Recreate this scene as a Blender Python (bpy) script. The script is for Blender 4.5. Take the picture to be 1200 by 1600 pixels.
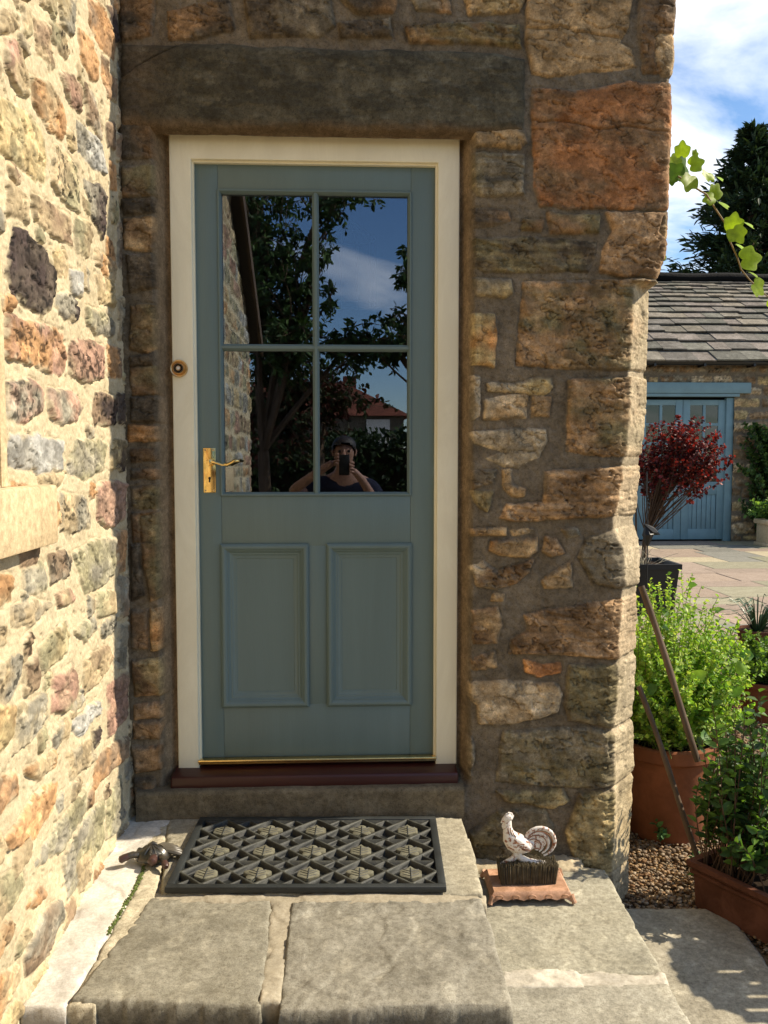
import bpy, bmesh, math, random
import numpy as np
from mathutils import Vector, Matrix
for o in list(bpy.data.objects): bpy.data.objects.remove(o, do_unlink=True)
S = bpy.context.scene
COL = S.collection
R = math.radians
# ------------------------------------------------------------------ camera
F = 1341.0
CAM = np.array([0.0, -2.87, 1.53]); YAW = R(2.65); PIT = R(3.63)
FW = np.array([math.sin(YAW)*math.cos(PIT), math.cos(YAW)*math.cos(PIT), -math.sin(PIT)])
RT = np.array([math.cos(YAW), -math.sin(YAW), 0.0])
UP = np.cross(RT, FW)
cd = bpy.data.cameras.new('camera'); cam = bpy.data.objects.new('camera', cd); COL.objects.link(cam)
cd.sensor_fit = 'VERTICAL'; cd.sensor_height = 24; cd.sensor_width = 18; cd.lens = F/1600*24
cd.clip_start = 0.01; cd.clip_end = 500
cam.matrix_world = Matrix(((RT[0], UP[0], -FW[0], CAM[0]), (RT[1], UP[1], -FW[1], CAM[1]), (RT[2], UP[2], -FW[2], CAM[2]), (0, 0, 0, 1)))
S.camera = cam
S.render.resolution_x = 768; S.render.resolution_y = 1024
# ------------------------------------------------------------------ sky and sun
SAZ = R(5.5); SEL = R(41)
sv = Vector((math.cos(SAZ)*math.cos(SEL), math.sin(SAZ)*math.cos(SEL), math.sin(SEL)))
w = bpy.data.worlds.new('World'); S.world = w; w.use_nodes = True
nt = w.node_tree; nt.nodes.clear()
def N_(t, ty, **k):
    n = t.nodes.new(ty)
    for a, b in k.items(): setattr(n, a, b)
    return n
sky = N_(nt, 'ShaderNodeTexSky', sky_type='NISHITA', sun_disc=False, sun_elevation=SEL, sun_rotation=math.pi/2-SAZ)
sky.air_density = 1.0; sky.dust_density = 0.2; sky.ozone_density = 3.0
bg = N_(nt, 'ShaderNodeBackground'); bg.inputs['Strength'].default_value = 0.065
wo = N_(nt, 'ShaderNodeOutputWorld')
tc = N_(nt, 'ShaderNodeTexCoord'); sx = N_(nt, 'ShaderNodeSeparateXYZ')
nt.links.new(tc.outputs['Generated'], sx.inputs[0])
ad = N_(nt, 'ShaderNodeMath', operation='ADD'); ad.inputs[1].default_value = 0.22; nt.links.new(sx.outputs[2], ad.inputs[0])
mxx = N_(nt, 'ShaderNodeMath', operation='MAXIMUM'); mxx.inputs[1].default_value = 0.05; nt.links.new(ad.outputs[0], mxx.inputs[0])
dv = N_(nt, 'ShaderNodeMath', operation='DIVIDE'); nt.links.new(sx.outputs[0], dv.inputs[0]); nt.links.new(mxx.outputs[0], dv.inputs[1])
dv2 = N_(nt, 'ShaderNodeMath', operation='DIVIDE'); nt.links.new(sx.outputs[1], dv2.inputs[0]); nt.links.new(mxx.outputs[0], dv2.inputs[1])
cb = N_(nt, 'ShaderNodeCombineXYZ'); nt.links.new(dv.outputs[0], cb.inputs[0]); nt.links.new(dv2.outputs[0], cb.inputs[1]); cb.inputs[2].default_value = 5.3
nz = N_(nt, 'ShaderNodeTexNoise'); nz.inputs['Scale'].default_value = 1.5; nz.inputs['Detail'].default_value = 8; nz.inputs['Roughness'].default_value = 0.55; nz.inputs['Distortion'].default_value = 0.4
nt.links.new(cb.outputs[0], nz.inputs['Vector'])
cr = N_(nt, 'ShaderNodeValToRGB'); cr.color_ramp.elements[0].position = 0.46; cr.color_ramp.elements[1].position = 0.64
yb = N_(nt, 'ShaderNodeMath', operation='MULTIPLY_ADD'); yb.inputs[1].default_value = 0.075; nt.links.new(sx.outputs[1], yb.inputs[0]); nt.links.new(nz.outputs['Fac'], yb.inputs[2])
nt.links.new(yb.outputs[0], cr.inputs[0])
mixc = N_(nt, 'ShaderNodeMixRGB'); mixc.inputs[2].default_value = (15.0, 15.2, 15.6, 1)
nt.links.new(cr.outputs[0], mixc.inputs[0]); hs = N_(nt, 'ShaderNodeHueSaturation'); hs.inputs['Saturation'].default_value = 1.08; hs.inputs['Value'].default_value = 1.75; nt.links.new(sky.outputs[0], hs.inputs['Color']); nt.links.new(hs.outputs[0], mixc.inputs[1])
nt.links.new(mixc.outputs[0], bg.inputs[0]); nt.links.new(bg.outputs[0], wo.inputs[0])
sl = bpy.data.lights.new('sun', 'SUN'); sl.energy = 5.0; sl.angle = R(0.55); sl.color = (1.0, 0.88, 0.70)
so = bpy.data.objects.new('sun', sl); COL.objects.link(so); so.rotation_euler = sv.to_track_quat('Z', 'Y').to_euler()
S.view_settings.view_transform = 'Standard'; S.view_settings.look = 'None'; S.view_settings.gamma = 1
S.view_settings.exposure = 0.62
S.cycles.max_bounces = 10; S.cycles.diffuse_bounces = 5; S.cycles.transparent_max_bounces = 16

# ------------------------------------------------------------------ pixel rays
def ray(px, py):
    return FW + (px-600)/F*RT - (py-800)/F*UP
def hitY(px, py, Y):
    d = ray(px, py); return CAM + d*((Y-CAM[1])/d[1])
def hitX(px, py, X):
    d = ray(px, py); return CAM + d*((X-CAM[0])/d[0])
def hitZ(px, py, Z):
    d = ray(px, py); return CAM + d*((Z-CAM[2])/d[2])

# ------------------------------------------------------------------ noise
_rng = np.random.RandomState(7)
_T = _rng.rand(256, 256)
def vn(x, y, s=0):
    x = x + s*17.3; y = y + s*9.7
    xi = np.floor(x).astype(int); yi = np.floor(y).astype(int)
    fx = x-xi; fy = y-yi; fx = fx*fx*(3-2*fx); fy = fy*fy*(3-2*fy)
    a = _T[xi % 256, yi % 256]; b = _T[(xi+1) % 256, yi % 256]; c = _T[xi % 256, (yi+1) % 256]; d = _T[(xi+1) % 256, (yi+1) % 256]
    return (a*(1-fx)+b*fx)*(1-fy)+(c*(1-fx)+d*fx)*fy
def fbm(x, y, o=4, s=0, g=0.5):
    t = 0; a = 1; n = 0
    for i in range(o):
        t = t + a*(vn(x, y, s+i)*2-1); n += a; a *= g; x = x*2.03; y = y*2.03
    return t/n
def sst(a, b, x):
    t = np.clip((x-a)/(b-a), 0, 1); return t*t*(3-2*t)
def sdf(poly, X, Y):
    poly = np.asarray(poly, float); n = len(poly)
    d = np.full(X.shape, 1e9); s = np.ones(X.shape)
    for i in range(n):
        a = poly[i]; b = poly[i-1]
        ex, ey = b-a; wx = X-a[0]; wy = Y-a[1]
        t = np.clip((wx*ex+wy*ey)/(ex*ex+ey*ey+1e-12), 0, 1)
        d = np.minimum(d, (wx-ex*t)**2+(wy-ey*t)**2)
        c1 = Y >= a[1]; c2 = Y < b[1]; c3 = ex*wy > ey*wx
        f = (c1 & c2 & c3) | (~c1 & ~c2 & ~c3)
        s = np.where(f, -s, s)
    return s*np.sqrt(d)

# ------------------------------------------------------------------ object helpers
def tag(o, label=None, cat=None, group=None, kind=None):
    if label: o['label'] = label
    if cat: o['category'] = cat
    if group: o['group'] = group
    if kind: o['kind'] = kind
    return o
def empty(name, loc=(0, 0, 0), label=None, cat=None, group=None, rz=0):
    o = bpy.data.objects.new(name, None); COL.objects.link(o); o.location = loc; o.rotation_euler = (0, 0, rz)
    o.empty_display_size = 0.1
    return tag(o, label, cat, group)
def wparent(o, p):
    o.parent = p
    if p is not None: o.matrix_parent_inverse = pmat(p).inverted()
def pmat(p):
    m = Matrix.LocRotScale(p.location, p.rotation_euler, p.scale)
    if p.parent: m = pmat(p.parent) @ p.matrix_parent_inverse @ m
    return m
def link(name, me, mat, parent=None, local=False):
    o = bpy.data.objects.new(name, me); COL.objects.link(o)
    if mat: me.materials.append(mat)
    if parent is not None:
        if local: o.parent = parent
        else: wparent(o, parent)
    return o
def npmesh(name, V, Fc, mat, parent=None, col=None, smooth=True, local=False):
    """V (n,3); Fc (m,k) array with constant k"""
    V = np.asarray(V, np.float32); Fc = np.asarray(Fc, np.int32)
    me = bpy.data.meshes.new(name); k = Fc.shape[1]; m = len(Fc)
    me.vertices.add(len(V)); me.vertices.foreach_set('co', V.ravel())
    me.loops.add(m*k); me.loops.foreach_set('vertex_index', Fc.ravel())
    me.polygons.add(m); me.polygons.foreach_set('loop_start', np.arange(0, m*k, k, dtype=np.int32))
    me.update(calc_edges=True)
    me.polygons.foreach_set('use_smooth', np.full(m, smooth))
    if col is not None:
        ca = me.color_attributes.new('Col', 'FLOAT_COLOR', 'POINT')
        c4 = np.ones((len(V), 4), np.float32); c4[:, :col.shape[1]] = col
        ca.data.foreach_set('color', c4.ravel())
    me.validate()
    return link(name, me, mat, parent, local)
def gridfaces(nu, nv, keep=None):
    i, j = np.meshgrid(np.arange(nu-1), np.arange(nv-1), indexing='ij')
    a = i*nv+j
    Fc = np.stack([a, a+nv, a+nv+1, a+1], -1).reshape(-1, 4)
    if keep is not None:
        Fc = Fc[keep[Fc].all(1)]
    return Fc
class MB:
    """collects boxes, tubes and loops and links them as one mesh"""
    def __init__(s): s.v = []; s.f = []
    def add(s, V, Fs):
        n = len(s.v); s.v += [tuple(map(float, p)) for p in V]; s.f += [tuple(int(i)+n for i in q) for q in Fs]; return s
    def box(s, a, b, bev=0.0, M=None):
        x0, y0, z0 = a; x1, y1, z1 = b
        bm = bmesh.new(); bmesh.ops.create_cube(bm, size=1)
        for v in bm.verts: v.co = Vector(((x0+x1)/2+v.co.x*(x1-x0), (y0+y1)/2+v.co.y*(y1-y0), (z0+z1)/2+v.co.z*(z1-z0)))
        if bev > 0: bmesh.ops.bevel(bm, geom=bm.edges[:], offset=bev, segments=2, affect='EDGES', profile=0.5)
        if M is not None: bmesh.ops.transform(bm, matrix=M, verts=bm.verts)
        bm.verts.index_update()
        s.add([v.co for v in bm.verts], [[v.index for v in f.verts] for f in bm.faces]); bm.free(); return s
    def tube(s, pts, rad, seg=8, ell=None, caps=True):
        """ell: list of (ru, rv) when elliptical, ref axis Z"""
        P = [np.array(p, float) for p in pts]; n = len(P)
        if not hasattr(rad, '__len__'): rad = [rad]*n
        T = []
        for i in range(n):
            t = P[min(i+1, n-1)]-P[max(i-1, 0)]; T.append(t/(np.linalg.norm(t)+1e-12))
        ref = np.array([0, 0, 1.0]) if abs(T[0][2]) < 0.9 else np.array([1.0, 0, 0])
        u = np.cross(T[0], ref); u /= np.linalg.norm(u)
        V = []
        for i in range(n):
            u = u-T[i]*np.dot(u, T[i]); u /= np.linalg.norm(u)+1e-12; v = np.cross(T[i], u)
            ru, rv = ell[i] if ell else (rad[i], rad[i])
            for k in range(seg):
                a = 2*math.pi*k/seg; V.append(P[i]+u*math.cos(a)*ru+v*math.sin(a)*rv)
        Fs = []
        for i in range(n-1):
            for k in range(seg):
                k2 = (k+1) % seg; Fs.append((i*seg+k, i*seg+k2, (i+1)*seg+k2, (i+1)*seg+k))
        if caps:
            Fs.append(tuple(range(seg-1, -1, -1))); Fs.append(tuple((n-1)*seg+k for k in range(seg)))
        return s.add(V, Fs)
    def lathe(s, prof, c=(0, 0, 0), seg=32, axis='Z', sx=1, sy=1, fl=None):
        V = []
        for r, h in prof:
            for k in range(seg):
                a = 2*math.pi*k/seg; rr = r*(1 if fl is None else fl(a, h))
                x, y, z = rr*math.cos(a)*sx, rr*math.sin(a)*sy, h
                if axis == 'Y': x, y, z = x, h, y
                V.append((c[0]+x, c[1]+y, c[2]+z))
        Fs = []
        for i in range(len(prof)-1):
            for k in range(seg):
                k2 = (k+1) % seg; Fs.append((i*seg+k, i*seg+k2, (i+1)*seg+k2, (i+1)*seg+k))
        Fs.append(tuple(range(seg-1, -1, -1))); Fs.append(tuple((len(prof)-1)*seg+k for k in range(seg)))
        return s.add(V, Fs)
    def prism(s, poly, y0, y1, plane='XZ', z=None):
        """extrude a 2-D outline; plane XZ extruded in y, plane XY extruded in z"""
        n = len(poly)
        mk = (lambda p, h: (p[0], h, p[1])) if plane == 'XZ' else (lambda p, h: (p[0], p[1], h))
        V = [mk(p, y0) for p in poly]+[mk(p, y1) for p in poly]
        Fs = [tuple(range(n)), tuple(range(2*n-1, n-1, -1))]+[(i, n+i, n+(i+1) % n, (i+1) % n) for i in range(n)]
        return s.add(V, Fs)
    def build(s, name, mat, parent=None, smooth=True, ang=40, local=False):
        me = bpy.data.meshes.new(name); me.from_pydata(s.v, [], s.f); me.update()
        bm = bmesh.new(); bm.from_mesh(me); bmesh.ops.recalc_face_normals(bm, faces=bm.faces[:])
        if smooth:
            for f in bm.faces: f.smooth = True
            for e in bm.edges:
                if len(e.link_faces) == 2 and e.calc_face_angle(0) > R(ang): e.smooth = False
        bm.to_mesh(me); bm.free()
        return link(name, me, mat, parent, local)

# ------------------------------------------------------------------ materials
def base_mat(name, rough=0.8, spec=0.3, metal=0):
    m = bpy.data.materials.new(name); m.use_nodes = True
    b = m.node_tree.nodes['Principled BSDF']
    b.inputs['Roughness'].default_value = rough; b.inputs['Metallic'].default_value = metal
    b.inputs['Specular IOR Level'].default_value = spec
    return m, m.node_tree, b
def noise(t, sc, det=5, ro=0.6, vec=None, dist=0):
    n = N_(t, 'ShaderNodeTexNoise'); n.inputs['Scale'].default_value = sc; n.inputs['Detail'].default_value = det
    n.inputs['Roughness'].default_value = ro; n.inputs['Distortion'].default_value = dist
    if vec: t.links.new(vec, n.inputs['Vector'])
    return n
def ramp(t, fac, p0, c0, p1, c1):
    r = N_(t, 'ShaderNodeValToRGB'); e = r.color_ramp.elements
    e[0].position = p0; e[0].color = (*c0, 1); e[1].position = p1; e[1].color = (*c1, 1)
    t.links.new(fac, r.inputs[0]); return r
def mul(t, a, b, fac=1.0, mode='MULTIPLY'):
    m = N_(t, 'ShaderNodeMixRGB', blend_type=mode); m.inputs[0].default_value = fac
    t.links.new(a, m.inputs[1])
    if isinstance(b, tuple): m.inputs[2].default_value = (*b, 1)
    else: t.links.new(b, m.inputs[2])
    return m
def coords(t, stretch=None):
    g = N_(t, 'ShaderNodeNewGeometry')
    tcn = N_(t, 'ShaderNodeTexCoord')
    if stretch:
        mp = N_(t, 'ShaderNodeMapping'); mp.inputs['Scale'].default_value = stretch
        t.links.new(tcn.outputs['Object'], mp.inputs[0]); return mp.outputs[0]
    return tcn.outputs['Object']
def stone_mat(name, col=None, rough=0.92, s1=9, s2=60, s3=260, lo=0.62, hi=1.35, bump=0.0035, speck=True, stretch=None, spec=0.25, speckf=0.8, s2lo=0.66, s2hi=1.28):
    m, t, b = base_mat(name, rough, spec)
    v = coords(t, stretch)
    if col is None:
        a = N_(t, 'ShaderNodeAttribute'); a.attribute_name = 'Col'; src = a.outputs['Color']
    else:
        rg = N_(t, 'ShaderNodeRGB'); rg.outputs[0].default_value = (*col, 1); src = rg.outputs[0]
    n1 = noise(t, s1, 6, 0.65, v, 0.6); r1 = ramp(t, n1.outputs['Fac'], 0.3, (lo, lo*0.98, lo*0.95), 0.7, (hi, hi, hi*1.02))
    m1 = mul(t, src, r1.outputs[0])
    n2 = noise(t, s2, 7, 0.75, v); r2 = ramp(t, n2.outputs['Fac'], 0.34, (s2lo, s2lo*0.98, s2lo*0.94), 0.66, (s2hi, s2hi, s2hi))
    m2 = mul(t, m1.outputs[0], r2.outputs[0]); last = m2
    if speck:
        n3 = noise(t, s3, 3, 0.6, v); r3 = ramp(t, n3.outputs['Fac'], 0.33, (0.5, 0.47, 0.42), 0.46, (1, 1, 1))
        last = mul(t, m2.outputs[0], r3.outputs[0], speckf)
    t.links.new(last.outputs[0], b.inputs['Base Color'])
    ml = N_(t, 'ShaderNodeMath', operation='ADD'); t.links.new(n2.outputs['Fac'], ml.inputs[0])
    n4 = noise(t, s3*0.8, 4, 0.7, v)
    h = N_(t, 'ShaderNodeMath', operation='MULTIPLY'); h.inputs[1].default_value = 0.5; t.links.new(n4.outputs['Fac'], h.inputs[0])
    t.links.new(h.outputs[0], ml.inputs[1])
    bp = N_(t, 'ShaderNodeBump'); bp.inputs['Strength'].default_value = 0.9; bp.inputs['Distance'].default_value = bump
    t.links.new(ml.outputs[0], bp.inputs['Height']); t.links.new(bp.outputs[0], b.inputs['Normal'])
    return m
def paint_mat(name, col, rough=0.45, spec=0.4, var=0.08, bump=0.0006, sc=30, stretch=None, dirt=0.0):
    m, t, b = base_mat(name, rough, spec)
    v = coords(t, stretch)
    rg = N_(t, 'ShaderNodeRGB'); rg.outputs[0].default_value = (*col, 1)
    n = noise(t, sc/6, 6, 0.65, v); r = ramp(t, n.outputs['Fac'], 0.3, (1-var,)*3, 0.7, (1+var,)*3)
    m1 = mul(t, rg.outputs[0], r.outputs[0]); last = m1
    if dirt:
        n5 = noise(t, sc/3, 8, 0.75, v, 1); r5 = ramp(t, n5.outputs['Fac'], 0.42, (1-dirt, 1-dirt*1.1, 1-dirt*1.3), 0.62, (1, 1, 1)); last = mul(t, m1.outputs[0], r5.outputs[0])
    t.links.new(last.outputs[0], b.inputs['Base Color'])
    n2 = noise(t, sc*4, 4, 0.6, v)
    rr = N_(t, 'ShaderNodeMapRange'); rr.inputs[3].default_value = rough*0.85; rr.inputs[4].default_value = min(1, rough*1.2)
    t.links.new(n.outputs['Fac'], rr.inputs[0]); t.links.new(rr.outputs[0], b.inputs['Roughness'])
    bp = N_(t, 'ShaderNodeBump'); bp.inputs['Strength'].default_value = 0.6; bp.inputs['Distance'].default_value = bump
    t.links.new(n2.outputs['Fac'], bp.inputs['Height']); t.links.new(bp.outputs[0], b.inputs['Normal'])
    return m
def metal_mat(name, col, rough=0.2):
    m, t, b = base_mat(name, rough, 0.5, 1.0)
    v = coords(t); n = noise(t, 60, 5, 0.6, v); r = ramp(t, n.outputs['Fac'], 0.3, tuple(c*0.8 for c in col), 0.65, col)
    t.links.new(r.outputs[0], b.inputs['Base Color'])
    rr = N_(t, 'ShaderNodeMapRange'); rr.inputs[3].default_value = rough*0.6; rr.inputs[4].default_value = rough*1.5
    t.links.new(n.outputs['Fac'], rr.inputs[0]); t.links.new(rr.outputs[0], b.inputs['Roughness'])
    return m
def leaf_mat(name, trans=0.35, rough=0.5, spec=0.3, tcol=(1.2, 1.25, 0.5)):
    m, t, b = base_mat(name, rough, spec)
    a = N_(t, 'ShaderNodeAttribute'); a.attribute_name = 'Col'
    v = coords(t); n = noise(t, 45, 4, 0.6, v); r = ramp(t, n.outputs['Fac'], 0.3, (0.75,)*3, 0.7, (1.2,)*3)
    m1 = mul(t, a.outputs['Color'], r.outputs[0]); t.links.new(m1.outputs[0], b.inputs['Base Color'])
    tr = N_(t, 'ShaderNodeBsdfTranslucent'); m2 = mul(t, m1.outputs[0], tcol); t.links.new(m2.outputs[0], tr.inputs[0])
    mx = N_(t, 'ShaderNodeMixShader'); mx.inputs[0].default_value = trans
    t.links.new(b.outputs[0], mx.inputs[1]); t.links.new(tr.outputs[0], mx.inputs[2])
    t.links.new(mx.outputs[0], t.nodes['Material Output'].inputs[0])
    return m
def glass_mat(name, ior=1.75, tint=(0.75, 0.8, 0.78), gcol_=(1, 1, 1)):
    m = bpy.data.materials.new(name); m.use_nodes = True; t = m.node_tree; t.nodes.clear()
    o = N_(t, 'ShaderNodeOutputMaterial'); g = N_(t, 'ShaderNodeBsdfGlossy'); g.inputs['Roughness'].default_value = 0.0; g.inputs[0].default_value = (*gcol_, 1)
    tr = N_(t, 'ShaderNodeBsdfTransparent'); tr.inputs[0].default_value = (*tint, 1)
    fr = N_(t, 'ShaderNodeFresnel'); fr.inputs[0].default_value = ior
    mx = N_(t, 'ShaderNodeMixShader'); t.links.new(fr.outputs[0], mx.inputs[0]); t.links.new(tr.outputs[0], mx.inputs[1]); t.links.new(g.outputs[0], mx.inputs[2])
    t.links.new(mx.outputs[0], o.inputs[0]); return m

M = {}
M['rubble'] = stone_mat('rubble_masonry')
M['rubble_pale'] = stone_mat('lime_pointed_rubble', lo=0.86, hi=1.12, s1=12, s2=110, s3=380, bump=0.0016, speckf=0.3, s2lo=0.80, s2hi=1.14)
M['lintel'] = stone_mat('dark_sandstone', (0.125, 0.095, 0.06), s1=4, s2=45, lo=0.7, hi=1.3, bump=0.006)
M['flag'] = stone_mat('flagstone', lo=0.84, hi=1.14, s1=9, s2=70, s3=330, bump=0.0022, rough=0.85)
M['sillstone'] = stone_mat('pale_sill_stone', (0.55, 0.43, 0.26), s1=5, s2=50, lo=0.85, hi=1.1, bump=0.002, speck=False)
M['cream'] = paint_mat('cream_paint', (0.88, 0.83, 0.64), 0.4, 0.4, 0.05, 0.0004, 20, (1, 1, 0.3), 0.08)
M['teal'] = paint_mat('teal_paint', (0.135, 0.190, 0.186), 0.42, 0.4, 0.05, 0.0007, 60, (1, 1, 0.08), 0.03)
M['barnblue'] = paint_mat('blue_paint', (0.18, 0.285, 0.315), 0.5, 0.35, 0.1, 0.0006, 30)
M['redsill'] = paint_mat('oxblood_paint', (0.05, 0.012, 0.009), 0.38, 0.45, 0.15, 0.0005, 40)
M['brass'] = metal_mat('brass', (0.95, 0.68, 0.27), 0.16)
M['bellbrass'] = metal_mat('copper_brass', (0.70, 0.50, 0.27), 0.3)
M['black'] = paint_mat('black_plastic', (0.012, 0.012, 0.012), 0.45, 0.4, 0.2)
M['rubber'] = paint_mat('black_rubber', (0.022, 0.025, 0.024), 0.55, 0.45, 0.35, 0.001, 80, None, 0.0)
M['leafrubber'] = paint_mat('dusty_rubber', (0.17, 0.165, 0.12), 0.8, 0.2, 0.3, 0.001, 120, None, 0.3)
M['glass'] = glass_mat('door_glass', 2.35, (0.75, 0.8, 0.78), (0.74, 0.82, 1.0))
M['darkglass'] = glass_mat('dark_window_glass', 1.6, (0.5, 0.55, 0.5))
M['terracotta'] = paint_mat('terracotta', (0.25, 0.095, 0.045), 0.85, 0.15, 0.2, 0.0012, 40, None, 0.15)
M['terradark'] = paint_mat('weathered_terracotta', (0.15, 0.06, 0.035), 0.8, 0.15, 0.25, 0.0012, 40, None, 0.3)
M['wood'] = paint_mat('weathered_wood', (0.125, 0.088, 0.06), 0.8, 0.2, 0.3, 0.001, 60, (1, 1, 0.15), 0.2)
M['bark'] = paint_mat('bark', (0.13, 0.09, 0.06), 0.9, 0.1, 0.3, 0.003, 60, (1, 1, 0.3), 0.3)
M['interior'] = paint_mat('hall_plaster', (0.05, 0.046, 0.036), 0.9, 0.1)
M['soil'] = paint_mat('soil', (0.035, 0.024, 0.016), 1.0, 0.05, 0.4, 0.01, 60)
M['soffit'] = paint_mat('dark_stained_timber', (0.06, 0.05, 0.04), 0.7, 0.2)
M['gutter'] = paint_mat('cast_gutter', (0.012, 0.012, 0.013), 0.35, 0.5)
M['white_metal'] = paint_mat('white_enamel', (0.7, 0.66, 0.58), 0.4, 0.4, 0.05)
M['leaf'] = leaf_mat('green_foliage', 0.42)
M['leafbright'] = leaf_mat('vine_leaf', 0.5, 0.45, 0.3)
M['leafdark'] = leaf_mat('dark_foliage', 0.12, 0.6, 0.2)
M['leafred'] = leaf_mat('red_foliage', 0.35, 0.5, 0.3, (1.3, 0.5, 0.4))

# ------------------------------------------------------------------ stone fields
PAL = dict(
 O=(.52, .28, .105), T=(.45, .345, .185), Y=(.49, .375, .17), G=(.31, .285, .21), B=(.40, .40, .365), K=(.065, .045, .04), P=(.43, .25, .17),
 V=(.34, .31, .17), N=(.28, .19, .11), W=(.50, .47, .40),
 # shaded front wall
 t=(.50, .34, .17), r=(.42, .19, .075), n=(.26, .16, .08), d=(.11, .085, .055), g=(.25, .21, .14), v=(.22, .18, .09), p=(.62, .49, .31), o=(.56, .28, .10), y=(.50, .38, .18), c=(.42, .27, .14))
def stone_field(U, V, stones, mortar, relief=0.012, warp=0.006, edge=0.0045, seed=0, mvar=0.12, mlump=0.004, soft=0.7, grow=0.0):
    """height, colour over a grid; stones = [(poly, colour key, kind)]"""
    H = mlump*fbm(U*22, V*22, 4, seed)+0.0025*fbm(U*90, V*90, 3, seed+5)
    mc = np.array(mortar)
    f = 1+mvar*fbm(U*9, V*9, 4, seed+8)[..., None]
    C = np.ones(U.shape+(3,))*mc*f
    WU = U+warp*fbm(U*16, V*16, 3, seed+3)+warp*0.45*fbm(U*60, V*60, 3, seed+4)
    WV = V+warp*fbm(U*16+50, V*16, 3, seed+6)+warp*0.45*fbm(U*60+50, V*60, 3, seed+7)
    rs = random.Random(seed+1)
    for poly, key, kind in stones:
        poly = np.asarray(poly, float)
        a = poly.min(0)-0.03; b = poly.max(0)+0.03
        sel = (U > a[0]) & (U < b[0]) & (V > a[1]) & (V < b[1])
        if not sel.any(): continue
        u = U[sel]; v = V[sel]; d = sdf(poly, WU[sel], WV[sel])-grow
        m = sst(0.002*soft, -0.003*soft, d)
        rel = relief*rs.uniform(0.6, 1.5)
        s0 = rs.randint(0, 90)
        tilt = rs.uniform(-1, 1)*0.035*(u-poly[:, 0].mean())+rs.uniform(-1, 1)*0.06*(v-poly[:, 1].mean())
        body = rel*(1-np.exp(np.minimum(d, 0)/edge))+tilt
        rough = 0.0035*fbm(u*35, v*35, 4, s0)+0.0016*fbm(u*140, v*140, 3, s0+9)
        if 'l' in kind: rough = rough+0.006*fbm(u*6, v*75+4*fbm(u*5, v*5, 2, s0), 4, s0+2)
        rd = fbm(u*11+0.5*v*9, v*19, 4, s0+60, 0.6); rough = rough-0.0045*np.exp(-(rd/0.03)**2)+0.003*sst(0.0, 0.03, rd)+0.0022*sst(0.12, 0.14, fbm(u*25, v*33, 3, s0+61))
        if 'q' in kind: rough = rough*1.35-0.009*sst(0.35, 0.5, fbm(u*34, v*52, 3, s0+3))*sst(-0.1, 0.35, fbm(u*7, v*7, 2, s0+8))+0.003*fbm(u*14, v*95, 3, s0+5)
        if 'k' in kind:
            ck = np.abs(v-(poly[:, 1].mean()+0.16*(poly[:, 1].max()-poly[:, 1].min()))+0.02*fbm(u*12, v*0+3, 3, s0)+0.05*(u-poly[:, 0].mean()))
            rough = rough-0.01*np.exp(-(ck/0.003)**2)
        groove = 0.004*np.exp(-((d-0.0015)/0.003)**2)*sst(-0.3, 0.3, fbm(u*15, v*15, 2, s0+70)); hh = m*(body+rough)-groove
        c1 = np.array(PAL[key[0]]); c2 = np.array(PAL[key[-1]])
        mixf = np.clip(0.5+1.5*fbm(u*11, v*14, 4, s0+20)+(0.9*(u-poly[:, 0].mean())/(np.ptp(poly[:, 0])+1e-6) if len(key) > 1 else 0), 0, 1)[..., None]
        cc = c1*(1-mixf)+(c2 if len(key) > 1 else c1*0.8+np.array(mortar)*0.12)*mixf
        cc = cc*(1+0.42*fbm(u*30, v*30, 5, s0+30, 0.65))[..., None]*rs.uniform(0.88, 1.12)
        pt = sst(0.03, 0.09, fbm(u*16, v*27, 5, s0+80, 0.6))[..., None]; cc = cc*(1-0.30*pt)
        pt = sst(0.22, 0.30, fbm(u*26, v*36, 5, s0+83, 0.6))[..., None]; cc = cc*(1+0.35*pt)
        cc = cc*(1-0.35*np.exp(-(rd/0.025)**2))[..., None]
        if 's' in kind:
            sp = sst(0.18, 0.35, fbm(u*60, v*60, 3, s0+40))[..., None]; cc = cc*(1-0.75*sp)
        if 'l' in kind: cc = cc*(1+0.45*fbm(u*5, v*90, 3, s0+2))[..., None]
        smear = sst(0.12, 0.3, fbm(u*24, v*24, 4, s0+50))*sst(-0.018, -0.002, d)*0.8
        mm = (m*(1-smear))[..., None]
        H[sel] = np.where((m > 0) | (groove > 1e-4), H[sel]*(1-m)+hh, H[sel])
        C[sel] = C[sel]*(1-mm)+cc*mm
        # dark line where the stone meets the mortar bed on one side only (open joint, real wear)
    return H, C
def random_stones(u0, u1, v0, v1, rs, hmin=0.07, hmax=0.16, wmin=0.08, wmax=0.3, gap=0.022, keys='TTOGNVPYBGT', avoid=None):
    out = []; v = v0
    while v < v1:
        h = rs.uniform(hmin, hmax); u = u0-rs.uniform(0, wmax)
        while u < u1:
            wd = rs.uniform(wmin, wmax)
            hh = h*rs.uniform(0.75, 1.0); o = rs.uniform(0, h-hh)
            x0, x1, y0, y1 = u, u+wd-gap, v+o, v+o+hh-gap
            j = lambda: rs.uniform(-0.011, 0.011)
            c = min(x1-x0, y1-y0)*0.2
            p = [(x0+c+j(), y0+j()), (x1-c+j(), y0+j()), (x1+j(), y0+c+j()), (x1+j(), y1-c+j()), (x1-c+j(), y1+j()), (x0+c+j(), y1+j()), (x0+j(), y1-c+j()), (x0+j(), y0+c+j())]
            if avoid is None or not avoid((x0+x1)/2, (y0+y1)/2): out.append((p, rs.choice(keys), rs.choice(['', '', 's', 'l'])))
            u += wd
        v += h
    return out
YW = -0.06
def fpoly(s):
    v = list(map(float, s.split())); return [(v[i], v[i+1]) for i in range(0, len(v), 2)]
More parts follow.
